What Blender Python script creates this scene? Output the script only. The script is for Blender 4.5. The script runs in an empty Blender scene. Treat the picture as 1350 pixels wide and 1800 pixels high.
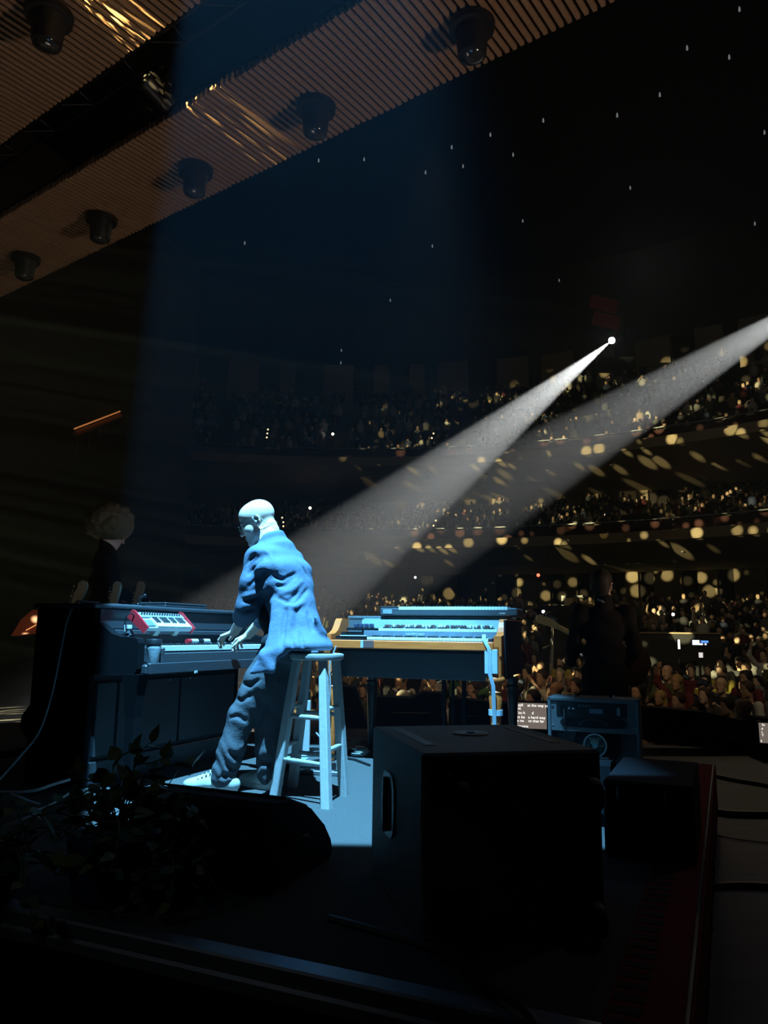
import bpy, math, random
import numpy as np
from mathutils import Vector, Matrix

SC = bpy.context.scene
COL = SC.collection
random.seed(7)
R_ = math.radians

# ------------------------------------------------------------------ camera
FPX, PITCH, ROLL, CH = 1340.0, R_(9.06), 0.013, 0.87
cam_d = bpy.data.cameras.new('camera')
cam_d.sensor_fit = 'HORIZONTAL'
cam_d.sensor_width = 36.0
cam_d.lens = FPX / 1350.0 * 36.0
cam_d.clip_start = 0.05
cam_d.clip_end = 300
cam = bpy.data.objects.new('camera', cam_d)
COL.objects.link(cam)
cam.matrix_world = Matrix.Translation((0, 0, CH)) @ Matrix.Rotation(math.pi / 2 + PITCH, 4, 'X') @ Matrix.Rotation(ROLL, 4, 'Z')
SC.camera = cam

# ------------------------------------------------------------------ world, exposure
w = bpy.data.worlds.new('world')
SC.world = w
w.use_nodes = True
w.node_tree.nodes['Background'].inputs[0].default_value = (0.5, 0.6, 1.0, 1)
w.node_tree.nodes['Background'].inputs[1].default_value = 0.0010
SC.view_settings.view_transform = 'Standard'
SC.view_settings.look = 'None'
SC.view_settings.gamma = 1.0
SC.view_settings.use_curve_mapping = False
SC.view_settings.exposure = 0.0
SC.cycles.max_bounces = 5
SC.cycles.diffuse_bounces = 3
SC.cycles.glossy_bounces = 3
SC.cycles.transmission_bounces = 5
SC.cycles.volume_bounces = 0
SC.cycles.transparent_max_bounces = 8
SC.cycles.use_denoising = True
SC.cycles.sample_clamp_indirect = 3.0
SC.cycles.use_light_tree = True

# ------------------------------------------------------------------ lights
def nd(nt, typ, **kw):
    n = nt.nodes.new(typ)
    for k, v in kw.items():
        setattr(n, k, v)
    return n

def math_node(nt, op, a, b=None, c=None, clamp=False):
    n = nd(nt, 'ShaderNodeMath', operation=op, use_clamp=clamp)
    for i, v in enumerate((a, b, c)):
        if v is None:
            continue
        if isinstance(v, (int, float)):
            n.inputs[i].default_value = v
        else:
            nt.links.new(v, n.inputs[i])
    return n.outputs[0]

def spot(name, loc, target, energy, color, angle, blend=0.1, radius=0.03):
    d = bpy.data.lights.new(name, 'SPOT')
    d.energy = energy
    d.color = color
    d.spot_size = R_(angle)
    d.spot_blend = blend
    d.shadow_soft_size = radius
    o = bpy.data.objects.new(name, d)
    COL.objects.link(o)
    o.location = loc
    o.rotation_euler = (Vector(target) - Vector(loc)).to_track_quat('-Z', 'Y').to_euler()
    return o

def light_tree(o):
    d = o.data
    d.use_nodes = True
    nt = d.node_tree
    nt.nodes.clear()
    out = nd(nt, 'ShaderNodeOutputLight')
    em = nd(nt, 'ShaderNodeEmission')
    nt.links.new(em.outputs[0], out.inputs[0])
    tc = nd(nt, 'ShaderNodeTexCoord')
    return nt, em, tc.outputs['Normal']

def framing_shutters(o, u0, u1, v0, v1, skew, soft=0.006, soft_right=0.08):
    """the four shutter blades of a profile spot: a rectangular beam"""
    nt, em, nrm = light_tree(o)
    s = nd(nt, 'ShaderNodeSeparateXYZ')
    nt.links.new(nrm, s.inputs[0])
    z = math_node(nt, 'ABSOLUTE', s.outputs[2])
    # the left blade is turned to follow the piano
    x = math_node(nt, 'MULTIPLY', math_node(nt, 'DIVIDE', s.outputs[0], z), SGN)
    y = math_node(nt, 'MULTIPLY', math_node(nt, 'DIVIDE', s.outputs[1], z), SGN)
    m = math_node(nt, 'DIVIDE', math_node(nt, 'SUBTRACT', math_node(nt, 'MULTIPLY_ADD', y, skew[0], x), skew[1]), soft, clamp=True)
    for comp, lo, hi in ((0, u0, u1), (1, v0, v1)):
        q = math_node(nt, 'DIVIDE', s.outputs[comp], z)
        q = math_node(nt, 'MULTIPLY', q, SGN)
        a = math_node(nt, 'DIVIDE', math_node(nt, 'SUBTRACT', q, lo), soft, clamp=True)
        b = math_node(nt, 'DIVIDE', math_node(nt, 'SUBTRACT', hi, q), soft_right if comp == 0 else soft, clamp=True)
        ab = math_node(nt, 'MULTIPLY', a, b)
        m = ab if m is None else math_node(nt, 'MULTIPLY', m, ab)
    nt.links.new(m, em.inputs['Strength'])

def gobo(o, scale, radius, keep, soft=0.25, floor=0.0, top=None, left=0.3):
    """a breakup gobo of scattered round holes"""
    nt, em, nrm = light_tree(o)
    v = nd(nt, 'ShaderNodeTexVoronoi', feature='F1')
    v.inputs['Scale'].default_value = scale
    v.inputs['Randomness'].default_value = 0.9
    nt.links.new(nrm, v.inputs['Vector'])
    s = nd(nt, 'ShaderNodeSeparateColor')
    nt.links.new(v.outputs['Color'], s.inputs[0])
    rad = math_node(nt, 'MULTIPLY_ADD', s.outputs[1], radius * 0.8, radius * 0.45)
    q = math_node(nt, 'DIVIDE', math_node(nt, 'SUBTRACT', rad, v.outputs['Distance']), radius * soft, clamp=True)
    k = math_node(nt, 'LESS_THAN', s.outputs[0], keep)
    q = math_node(nt, 'MULTIPLY', q, k)
    q = math_node(nt, 'MULTIPLY', q, math_node(nt, 'MULTIPLY_ADD', s.outputs[2], 0.9, 0.25))
    if top is not None:          # a flag over the lens cuts the top of the beam
        xyz = nd(nt, 'ShaderNodeSeparateXYZ')
        nt.links.new(nrm, xyz.inputs[0])
        e = math_node(nt, 'MULTIPLY', math_node(nt, 'DIVIDE', xyz.outputs[1], math_node(nt, 'ABSOLUTE', xyz.outputs[2])), SGN)
        q = math_node(nt, 'MULTIPLY', q, math_node(nt, 'DIVIDE', math_node(nt, 'SUBTRACT', top, e), 0.03, clamp=True))
        e = math_node(nt, 'MULTIPLY', math_node(nt, 'DIVIDE', xyz.outputs[0], math_node(nt, 'ABSOLUTE', xyz.outputs[2])), SGN)
        q = math_node(nt, 'MULTIPLY', q, math_node(nt, 'DIVIDE', math_node(nt, 'ADD', e, left), 0.12, clamp=True))
    if floor:
        q = math_node(nt, 'ADD', q, floor)
    nt.links.new(q, em.inputs['Strength'])

SGN, HAZE = 1.0, 0.0021
# the cool key light on the pianist, straight overhead, its beam cut square by shutters
KEY = (-0.50, 2.50, 8.17)
key = spot('key_profile_spot', KEY, (KEY[0], KEY[1], 0), 20500, (0.155, 0.56, 1.0), 60, 0.0, 0.03)
key.rotation_euler = (0, 0, 0)
framing_shutters(key, -0.19, 0.222, 0.102, 0.455, (0.40, -0.046))
# two white follow spots from the back of the hall onto the front of the stage
FS1, FS2 = Vector((11.87, 38.0, 16.23)), Vector((22.2, 34.0, 18.0))
AIM = Vector((-2.45, 10.0, 0.28))
DIR1, DIR2 = (AIM - FS1).normalized(), (AIM - FS2).normalized()
spot('follow_spot_beam', FS1 + DIR1 * 0.5, AIM, 1300000, (1.0, 0.82, 0.66), 3.2, 0.3, 0.03)
spot('follow_spot_beam', FS2 + DIR2 * 0.5, AIM, 950000, (1.0, 0.82, 0.66), 3.2, 0.3, 0.03)
# yellow breakup light thrown over the audience from above the stage
gb = spot('audience_gobo_spot', (-14.0, 2.0, 3.6), (8.0, 36.0, 5.0), 140000, (1.0, 0.90, 0.45), 56, 0.4, 0.02)
gobo(gb, 58.0, 0.43, 0.92, 0.38, 0.0, 0.24, 0.29)
# dim warm light from the stage on the first rows
spot('front_row_wash', (0.5, 8.5, 7.0), (1.5, 14.0, -0.3), 450, (1.0, 0.66, 0.33), 60, 0.9, 0.15)
spot('front_row_wash', (6.0, 7.0, 7.0), (8.0, 17.0, -0.3), 400, (1.0, 0.80, 0.5), 70, 0.9, 0.15)
# added spot in place of the warm light bounced up at the slatted ceiling
spot('ceiling_fill', (7.5, 3.0, 0.6), (-3.0, 9.8, 7.87), 800, (1.0, 0.74, 0.54), 66, 0.9, 0.3)
# unseen fill lamps added to lift the plants, the runner and the right floor
spot('added_fill', (-2.6, .3, 2.6), (-1.0, 2.7, 0.3), 7, (0.75, 0.9, 1.0), 44, 0.8, 0.2)
spot('added_fill', (5.0, 6.2, 4.6), (2.0, 3.2, -0.4), 30, (0.85, 0.82, 1.0), 50, 0.9, 0.2)
spot('stage_lip_fill', (5.5, 13.0, 5.5), (3.9, 7.4, -0.4), 110, (1.0, 0.78, 0.5), 36, 0.9, 0.2)  # added warm fill on the stage front at right
# added lamps: a yellow fleck on the guitar neck, a faint hall fill
spot('added_guitar_fleck', (-2.5, 5.4, 6.8), (1.36, 6.75, 0.97), 500, (1.0, 0.85, 0.42), 4.5, 0.6, 0.02)
pd = bpy.data.lights.new('hall_fill', 'POINT')
pd.energy = 80
pd.color = (1.0, 0.85, 0.62)
pd.shadow_soft_size = 1.0
po = bpy.data.objects.new('hall_fill', pd)
COL.objects.link(po)
po.location = (8, 22, 12)
spot('added_fill', (-3.4, 1.0, 3.6), (-1.95, 5.7, 1.3), 40, (1.0, 0.92, 0.7), 17, 0.7, 0.1)  # another added fill, for the guitars and the curly musician

# ------------------------------------------------------------------ placing: a pixel of the photograph at a depth
def ray(px, py):
    x = (px - 675) / FPX
    y = -(py - 900) / FPX
    c, s = math.cos(ROLL), math.sin(ROLL)
    X, U = x * c - y * s, x * s + y * c
    return Vector((X, math.cos(PITCH) - U * math.sin(PITCH), math.sin(PITCH) + U * math.cos(PITCH)))

def at(px, py, depth):
    r = ray(px, py)
    return Vector((0, 0, CH)) + r * (depth / r.y)

def onz(px, py, z):
    r = ray(px, py)
    return Vector((0, 0, CH)) + r * ((z - CH) / r.z)

# ------------------------------------------------------------------ materials
def mat(name, col, rough=0.6, metal=0.0, var=0.15, scale=12.0, bump=0.0, bscale=None, spec=0.5, emit=0.0, ecol=None, alpha=None, trans=0.0, stretch=None):
    m = bpy.data.materials.new(name)
    m.use_nodes = True
    nt = m.node_tree
    b = nt.nodes['Principled BSDF']
    b.inputs['Roughness'].default_value = rough
    b.inputs['Metallic'].default_value = metal
    b.inputs['Specular IOR Level'].default_value = spec
    if trans:
        b.inputs['Transmission Weight'].default_value = trans
    tc = nd(nt, 'ShaderNodeTexCoord')
    vec = tc.outputs['Object']
    if stretch:
        mp = nd(nt, 'ShaderNodeMapping')
        mp.inputs['Scale'].default_value = stretch
        nt.links.new(vec, mp.inputs[0])
        vec = mp.outputs[0]
    n = nd(nt, 'ShaderNodeTexNoise')
    n.inputs['Scale'].default_value = scale
    n.inputs['Detail'].default_value = 3.0
    nt.links.new(vec, n.inputs['Vector'])
    mx = nd(nt, 'ShaderNodeMix', data_type='RGBA')
    mx.inputs[6].default_value = tuple(c * (1 - var) for c in col[:3]) + (1,)
    mx.inputs[7].default_value = tuple(min(1, c * (1 + var)) for c in col[:3]) + (1,)
    nt.links.new(n.outputs[0], mx.inputs[0])
    nt.links.new(mx.outputs[2], b.inputs['Base Color'])
    if bump:
        n2 = nd(nt, 'ShaderNodeTexNoise')
        n2.inputs['Scale'].default_value = bscale or scale * 4
        n2.inputs['Detail'].default_value = 4.0
        nt.links.new(vec, n2.inputs['Vector'])
        bp = nd(nt, 'ShaderNodeBump')
        bp.inputs['Strength'].default_value = bump
        bp.inputs['Distance'].default_value = 0.01
        nt.links.new(n2.outputs[0], bp.inputs['Height'])
        nt.links.new(bp.outputs[0], b.inputs['Normal'])
    if emit:
        b.inputs['Emission Color'].default_value = tuple(ecol or col)[:3] + (1,)
        b.inputs['Emission Strength'].default_value = emit
    return m

def vcol_mat(name, rough=0.8):
    m = bpy.data.materials.new(name)
    m.use_nodes = True
    nt = m.node_tree
    b = nt.nodes['Principled BSDF']
    b.inputs['Roughness'].default_value = rough
    a = nd(nt, 'ShaderNodeAttribute', attribute_name='Col')
    nt.links.new(a.outputs['Color'], b.inputs['Base Color'])
    return m

BLK = mat('black_paint', (0.012, 0.013, 0.016), 0.5, var=0.3)
PIANO_SHADE = mat('piano_black_shaded', (0.005, 0.005, 0.006), 0.9, var=0.2, spec=0.1)  # piano black darkened to hold the shade on ends, cheeks and legs
BLKF = mat('black_fabric', (0.010, 0.010, 0.012), 0.9, var=0.3, scale=60, bump=0.3, spec=0.2)
BLKM = mat('black_metal', (0.02, 0.02, 0.022), 0.35, 0.6)
PIANO = mat('piano_black_satin', (0.05, 0.053, 0.06), 0.33, var=0.12, scale=3, bump=0.02)
SUBM = mat('speckled_cabinet_paint', (0.105, 0.118, 0.112), 0.62, var=0.5, scale=160, bump=0.5, bscale=220)
IVORY = mat('white_key_plastic', (0.8, 0.8, 0.76), 0.3, var=0.03)
EBONY = mat('black_key_plastic', (0.012, 0.012, 0.014), 0.3)
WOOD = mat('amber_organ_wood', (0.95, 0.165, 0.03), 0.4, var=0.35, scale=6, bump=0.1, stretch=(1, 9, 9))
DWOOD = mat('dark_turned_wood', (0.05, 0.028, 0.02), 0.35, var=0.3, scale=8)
APRON = mat('dark_apron_board', (0.10, 0.105, 0.11), 0.6, var=0.2, scale=5, stretch=(1, 6, 6))
STOOLP = mat('blue_grey_stool_paint', (0.44, 0.42, 0.40), 0.5, var=0.12, scale=18, bump=0.12, bscale=40)
CARPET = mat('grey_riser_carpet', (0.10, 0.095, 0.09), 0.95, var=0.35, scale=140, bump=0.8, bscale=180, spec=0.1)
STAGE = mat('scuffed_grey_stage_floor', (0.075, 0.072, 0.075), 0.7, var=0.5, scale=3.5, bump=0.2, bscale=20, stretch=(1, 3, 1))
ALU = mat('worn_aluminium', (0.30, 0.31, 0.33), 0.45, 0.8, var=0.2)
CHROME = mat('bright_metal', (0.75, 0.76, 0.78), 0.18, 1.0, var=0.05)
SLAT = mat('ceiling_slat_wood', (0.32, 0.20, 0.125), 0.55, var=0.35, scale=5, stretch=(0.6, 6, 6))
DARKV = mat('dark_void_black', (0.006, 0.006, 0.007), 0.9)
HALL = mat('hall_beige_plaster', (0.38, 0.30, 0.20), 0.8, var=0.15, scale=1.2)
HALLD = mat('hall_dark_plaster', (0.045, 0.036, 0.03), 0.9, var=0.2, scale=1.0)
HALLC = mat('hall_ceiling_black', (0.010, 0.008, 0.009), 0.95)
SEATR = mat('dark_red_seating', (0.06, 0.02, 0.018), 0.9)
RED = mat('red_plastic', (0.65, 0.03, 0.04), 0.35)
WHITE = mat('white_plastic', (0.75, 0.75, 0.74), 0.4, var=0.04)
WCABLE = mat('white_cable_rubber', (0.30, 0.30, 0.29), 0.5)
BCABLE = mat('black_cable_rubber', (0.008, 0.008, 0.009), 0.5)
CREAM = mat('cream_plastic', (0.55, 0.48, 0.32), 0.4)
SKIN = mat('fair_skin', (0.92, 0.66, 0.52), 0.5, var=0.08, scale=30, bump=0.08, bscale=120)
NAVY = mat('blue_cotton_jacket', (0.13, 0.175, 0.245), 0.85, var=0.12, scale=8, bump=0.35, bscale=38, spec=0.2)
TROUSER = mat('dark_denim', (0.085, 0.09, 0.10), 0.9, var=0.35, scale=14, bump=0.4, bscale=45, spec=0.2)
SHIRTB = mat('black_shirt_cloth', (0.012, 0.012, 0.014), 0.9)
BSUIT = mat('black_suit_cloth', (0.011, 0.010, 0.009), 0.9, bump=0.3, bscale=30)
TAPE = mat('pale_blue_tape', (0.42, 0.50, 0.55), 0.6)

# ------------------------------------------------------------------ mesh building
class MB:
    def __init__(s):
        s.v, s.f, s.m = [], [], []
    def add(s, vs, fs, mi=0):
        b = len(s.v)
        s.v += [tuple(p) for p in vs]
        s.f += [tuple(b + i for i in q) for q in fs]
        s.m += [mi] * len(fs)
        return s
    def box(s, c, d, rot=None, bev=0.0, mi=0):
        x, y, z = d[0] / 2, d[1] / 2, d[2] / 2
        b = min(bev, x * .9, y * .9, z * .9)
        vs, fs = [], []
        if b <= 0:
            vs = [(i * x, j * y, k * z) for k in (-1, 1) for j in (-1, 1) for i in (-1, 1)]
            fs = [(0, 2, 3, 1), (4, 5, 7, 6), (0, 1, 5, 4), (2, 6, 7, 3), (0, 4, 6, 2), (1, 3, 7, 5)]
        else:
            idx = {}
            for i in (-1, 1):
                for j in (-1, 1):
                    for k in (-1, 1):
                        for a in range(3):
                            p = [i * (x - b), j * (y - b), k * (z - b)]
                            p[a] = (i * x, j * y, k * z)[a]
                            idx[(i, j, k, a)] = len(vs)
                            vs.append(tuple(p))
            def face(q):
                P = [Vector(vs[t]) for t in q]
                n = (P[1] - P[0]).cross(P[2] - P[0])
                ctr = sum(P, Vector()) / len(P)
                fs.append(tuple(q) if n.dot(ctr) > 0 else tuple(reversed(q)))
            for a in range(3):
                o1, o2 = [(1, 2), (0, 2), (0, 1)][a]
                for sg in (-1, 1):
                    q = []
                    for (p1, p2) in ((-1, -1), (1, -1), (1, 1), (-1, 1)):
                        t = [0, 0, 0]; t[a] = sg; t[o1] = p1; t[o2] = p2
                        q.append(idx[(t[0], t[1], t[2], a)])
                    face(q)
                for p1 in (-1, 1):
                    for p2 in (-1, 1):
                        q = []
                        for (sg, ax) in ((-1, o1), (1, o1), (1, o2), (-1, o2)):
                            t = [0, 0, 0]; t[a] = sg; t[o1] = p1; t[o2] = p2
                            q.append(idx[(t[0], t[1], t[2], ax)])
                        face(q)
            for i in (-1, 1):
                for j in (-1, 1):
                    for k in (-1, 1):
                        face([idx[(i, j, k, a)] for a in range(3)])
        M = Matrix.Translation(c)
        if rot is not None:
            M = M @ (rot.to_4x4() if isinstance(rot, Matrix) else Matrix.Rotation(rot, 4, 'Z'))
        return s.add([M @ Vector(p) for p in vs], fs, mi)
    def tube(s, pts, r, n=8, mi=0, cap=True):
        pts = [Vector(p) for p in pts]
        rs = r if isinstance(r, (list, tuple)) else [r] * len(pts)
        up = None
        rings = []
        for i, p in enumerate(pts):
            t = (pts[min(i + 1, len(pts) - 1)] - pts[max(i - 1, 0)]).normalized()
            if up is None:
                up = Vector((0, 0, 1)) if abs(t.z) < .9 else Vector((1, 0, 0))
            a = t.cross(up).normalized()
            b = a.cross(t).normalized()
            up = b
            rings.append([p + (a * math.cos(q) + b * math.sin(q)) * rs[i] for q in [2 * math.pi * k / n for k in range(n)]])
        vs = [p for rg in rings for p in rg]
        fs = []
        for i in range(len(pts) - 1):
            for k in range(n):
                k2 = (k + 1) % n
                fs.append((i * n + k, i * n + k2, (i + 1) * n + k2, (i + 1) * n + k))
        if cap:
            fs.append(tuple(reversed(range(n))))
            fs.append(tuple((len(pts) - 1) * n + k for k in range(n)))
        return s.add(vs, fs, mi)
    def lathe(s, prof, c=(0, 0, 0), n=20, M=None, mi=0):
        """prof: (radius, z) from bottom to top"""
        vs, fs = [], []
        for (r, z) in prof:
            vs += [Vector((r * math.cos(2 * math.pi * k / n), r * math.sin(2 * math.pi * k / n), z)) for k in range(n)]
        for i in range(len(prof) - 1):
            for k in range(n):
                k2 = (k + 1) % n
                fs.append((i * n + k, i * n + k2, (i + 1) * n + k2, (i + 1) * n + k))
        fs.append(tuple(reversed(range(n))))
        fs.append(tuple((len(prof) - 1) * n + k for k in range(n)))
        T = Matrix.Translation(c) @ (M.to_4x4() if M is not None else Matrix.Identity(4))
        return s.add([T @ p for p in vs], fs, mi)
    def prism(s, poly, d, M=None, mi=0):
        """poly in XY (counter-clockwise), extruded 0..d along Z, moved by M"""
        n = len(poly)
        vs = [Vector((x, y, 0)) for x, y in poly] + [Vector((x, y, d)) for x, y in poly]
        fs = [tuple(reversed(range(n))), tuple(range(n, 2 * n))] + [(i, (i + 1) % n, n + (i + 1) % n, n + i) for i in range(n)]
        M = M or Matrix.Identity(4)
        return s.add([M @ p for p in vs], fs, mi)
    def ball(s, c, r, n=10, mi=0):
        r = r if isinstance(r, (tuple, list)) else (r, r, r)
        m = n // 2
        prof = [(max(1e-4, math.sin(math.pi * i / m)), -math.cos(math.pi * i / m)) for i in range(m + 1)]
        b = len(s.v)
        s.lathe(prof, n=n, mi=mi)
        for i in range(b, len(s.v)):
            x, y, z = s.v[i]
            s.v[i] = (c[0] + x * r[0], c[1] + y * r[1], c[2] + z * r[2])
        return s
    def mesh(s, name, mats, smooth=False):
        me = bpy.data.meshes.new(name)
        me.from_pydata(s.v, [], s.f)
        for m in (mats if isinstance(mats, (list, tuple)) else [mats]):
            me.materials.append(m)
        if max(s.m or [0]) > 0:
            me.polygons.foreach_set('material_index', s.m)
        if smooth:
            me.shade_smooth()
            me.set_sharp_from_angle(angle=R_(40))
        me.update()
        return me
    def build(s, name, mats, parent=None, smooth=False, **props):
        return link(name, s.mesh(name, mats, smooth), parent, **props)

def link(name, me, parent=None, **props):
    o = bpy.data.objects.new(name, me)
    COL.objects.link(o)
    if parent is not None:
        o.parent = parent
    for k, v in props.items():
        o[k] = v
    return o

def tag(o, label, cat, group=None, kind=None):
    o['label'] = label
    o['category'] = cat
    if group:
        o['group'] = group
    if kind:
        o['kind'] = kind
    return o

def thing(name, label, cat, loc=(0, 0, 0), rz=0.0, group=None):
    o = bpy.data.objects.new(name, None)
    COL.objects.link(o)
    o.location = loc
    o.rotation_euler = (0, 0, rz)
    return tag(o, label, cat, group)

def struct(o):
    o['kind'] = 'structure'
    return o

def text(name, body, size, mat_, parent, M, ext=0.0005, align='CENTER'):
    c = bpy.data.curves.new(name, 'FONT')
    c.body = body
    c.size = size
    c.extrude = ext
    c.align_x = align
    c.align_y = 'CENTER'
    c.resolution_u = 2
    c.materials.append(mat_)
    t = bpy.data.objects.new(name, c)
    COL.objects.link(t)
    dg = bpy.context.evaluated_depsgraph_get()
    me = bpy.data.meshes.new_from_object(t.evaluated_get(dg))
    bpy.data.objects.remove(t)
    o = link(name, me, parent)
    o.matrix_local = M
    return o

# ------------------------------------------------------------------ smooth solid modelling (distance field, then surface nets)
class SDF:
    def __init__(s, lo, hi, h):
        s.lo, s.h = np.array(lo, np.float32), h
        n = np.ceil((np.array(hi) - np.array(lo)) / h).astype(int) + 1
        s.n = n
        s.ax = [s.lo[i] + h * np.arange(n[i], dtype=np.float32) for i in range(3)]
        s.d = np.full(tuple(n), 0.2, np.float32)
    def _win(s, lo, hi, m):
        a = np.maximum(0, np.floor((np.array(lo) - m - s.lo) / s.h).astype(int))
        b = np.minimum(s.n, np.ceil((np.array(hi) + m - s.lo) / s.h).astype(int) + 1)
        if (b <= a).any():
            return None, None
        sl = tuple(slice(a[i], b[i]) for i in range(3))
        P = np.stack(np.meshgrid(*[s.ax[i][sl[i]] for i in range(3)], indexing='ij'), -1)
        return sl, P
    def _mix(s, sl, e, k, cut):
        d = s.d[sl]
        if cut:
            e = -e
            h = np.clip(0.5 - 0.5 * (d - e) / k, 0, 1)
            s.d[sl] = d * (1 - h) + e * h + k * h * (1 - h)
        else:
            h = np.clip(0.5 + 0.5 * (d - e) / k, 0, 1)
            s.d[sl] = d * (1 - h) + e * h - k * h * (1 - h)
    def cap(s, a, b, ra, rb=None, k=0.02, cut=False):
        rb = ra if rb is None else rb
        a, b = np.array(a, np.float32), np.array(b, np.float32)
        r = max(ra, rb)
        sl, P = s._win(np.minimum(a, b) - r, np.maximum(a, b) + r, 3 * k + 3 * s.h)
        if sl is None:
            return s
        ba = b - a
        t = np.clip(((P - a) @ ba) / max(1e-9, float(ba @ ba)), 0, 1)
        e = np.linalg.norm(P - a - t[..., None] * ba, axis=-1) - (ra + (rb - ra) * t)
        s._mix(sl, e, k, cut)
        return s
    def chain(s, pts, rs, k=0.02):
        for i in range(len(pts) - 1):
            s.cap(pts[i], pts[i + 1], rs[i], rs[i + 1], k)
        return s
    def ell(s, c, r, axes=None, k=0.02, cut=False):
        c, r = np.array(c, np.float32), np.array(r if hasattr(r, '__len__') else (r, r, r), np.float32)
        R = np.eye(3, dtype=np.float32) if axes is None else np.array(axes, np.float32).T
        m = float(r.max())
        sl, P = s._win(c - m, c + m, 3 * k + 3 * s.h)
        if sl is None:
            return s
        q = (P - c) @ R / r
        k0 = np.linalg.norm(q, axis=-1)
        k1 = np.linalg.norm(q / r, axis=-1) + 1e-9
        s._mix(sl, k0 * (k0 - 1) / k1, k, cut)
        return s
    def tri(s, a, b, c, r, k=0.015):
        a, b, c = [np.array(q, np.float32) for q in (a, b, c)]
        sl, P = s._win(np.min([a, b, c], 0) - r, np.max([a, b, c], 0) + r, 3 * k + 3 * s.h)
        if sl is None:
            return s
        n = np.cross(b - a, c - a)
        n /= np.linalg.norm(n)
        def seg(p, q):
            t = np.clip(((P - p) @ (q - p)) / float((q - p) @ (q - p)), 0, 1)
            return np.linalg.norm(P - p - t[..., None] * (q - p), axis=-1)
        e = np.minimum(np.minimum(seg(a, b), seg(b, c)), seg(c, a))
        ins = np.ones(e.shape, bool)
        for p, q in ((a, b), (b, c), (c, a)):
            ins &= ((P - p) @ np.cross(n, q - p)) >= 0
        e = np.where(ins, np.abs((P - a) @ n), e) - r
        s._mix(sl, e, k, False)
        return s
    def warp(s, fn, lo=None, hi=None):
        """displace the surface: fn(P) is added to the distance near it"""
        sl, P = s._win(s.lo if lo is None else lo, s.lo + s.h * s.n if hi is None else hi, 0)
        d = s.d[sl]
        near = np.abs(d) < 0.06
        d[near] += fn(P[near]).astype(np.float32)
        s.d[sl] = d
        return s
    def blur(s, times=1):
        for _ in range(times):
            for ax in range(3):
                d = s.d
                e = d.copy()
                i0 = [slice(None)] * 3; i1 = [slice(None)] * 3; im = [slice(None)] * 3
                i0[ax] = slice(0, -2); i1[ax] = slice(2, None); im[ax] = slice(1, -1)
                e[tuple(im)] = .25 * d[tuple(i0)] + .5 * d[tuple(im)] + .25 * d[tuple(i1)]
                s.d = e
        return s
    def half(s, p, n, k=0.008):
        """cut away everything on the side the normal n points to"""
        n = np.array(n, np.float32)
        n /= np.linalg.norm(n)
        sl, P = s._win(s.lo, s.lo + s.h * s.n, 0)
        s._mix(sl, -((P - np.array(p, np.float32)) @ n), k, True)
        return s
    def mesh(s, name, mats, origin=(0, 0, 0)):
        d = s.d
        d[0] = d[-1] = 1; d[:, 0] = d[:, -1] = 1; d[:, :, 0] = d[:, :, -1] = 1
        ins = d < 0
        c = np.zeros(tuple(s.n - 1), np.int8)
        offs = [(i, j, k) for i in (0, 1) for j in (0, 1) for k in (0, 1)]
        nx, ny, nz = s.n - 1
        for (i, j, k) in offs:
            c += ins[i:i + nx, j:j + ny, k:k + nz]
        act = np.argwhere((c > 0) & (c < 8))
        vid = np.full(c.shape, -1, np.int32)
        vid[tuple(act.T)] = np.arange(len(act))
        vals = np.stack([d[act[:, 0] + i, act[:, 1] + j, act[:, 2] + k] for (i, j, k) in offs], -1)
        acc = np.zeros((len(act), 3)); cnt = np.zeros(len(act))
        for a in range(8):
            for b in range(a + 1, 8):
                da = np.array(offs[b]) - np.array(offs[a])
                if np.abs(da).sum() != 1:
                    continue
                va, vb = vals[:, a], vals[:, b]
                x = (va < 0) != (vb < 0)
                t = np.where(x, va / np.where(x, va - vb, 1), 0)
                acc[x] += (np.array(offs[a]) + t[:, None] * da)[x]
                cnt[x] += 1
        V = s.lo + s.h * (act + acc / cnt[:, None]) - np.array(origin)
        F = []
        for ax in range(3):
            a1, a2 = [(1, 2), (2, 0), (0, 1)][ax]
            sl0 = [slice(None)] * 3; sl1 = [slice(None)] * 3
            sl0[ax] = slice(0, -1); sl1[ax] = slice(1, None)
            p, q = ins[tuple(sl0)], ins[tuple(sl1)]
            for sign in (0, 1):
                e = np.argwhere((p & ~q) if sign == 0 else (~p & q))
                e = e[(e[:, a1] > 0) & (e[:, a2] > 0)]
                if not len(e):
                    continue
                quad = []
                for (u, v) in ((0, 0), (1, 0), (1, 1), (0, 1)):
                    g = e.copy(); g[:, a1] -= 1 - u; g[:, a2] -= 1 - v
                    quad.append(vid[g[:, 0], g[:, 1], g[:, 2]])
                quad = np.stack(quad, -1)
                F.append(quad if sign == 0 else quad[:, ::-1])
        F = np.concatenate(F)
        me = bpy.data.meshes.new(name)
        me.vertices.add(len(V)); me.vertices.foreach_set('co', V.astype(np.float32).ravel())
        me.loops.add(F.size); me.loops.foreach_set('vertex_index', F.astype(np.int32).ravel())
        me.polygons.add(len(F)); me.polygons.foreach_set('loop_start', np.arange(0, F.size, 4, dtype=np.int32))
        me.update(calc_edges=True)
        me.validate()
        for m in (mats if isinstance(mats, (list, tuple)) else [mats]):
            me.materials.append(m)
        me.shade_smooth()
        return me

# ================================================================== THE SETTING
RA = R_(-24)                       # the riser's own axes, turned against the view
RO = Vector((0.571, 1.844, 0))
r1, r2 = Vector((0.4067, 0.9135, 0)), Vector((0.9135, -0.4067, 0))
def RF(a, b, z=0.0):               # a: away from the near edge, b: to the left of the right edge
    return RO + r1 * a - r2 * b + Vector((0, 0, z))

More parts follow.
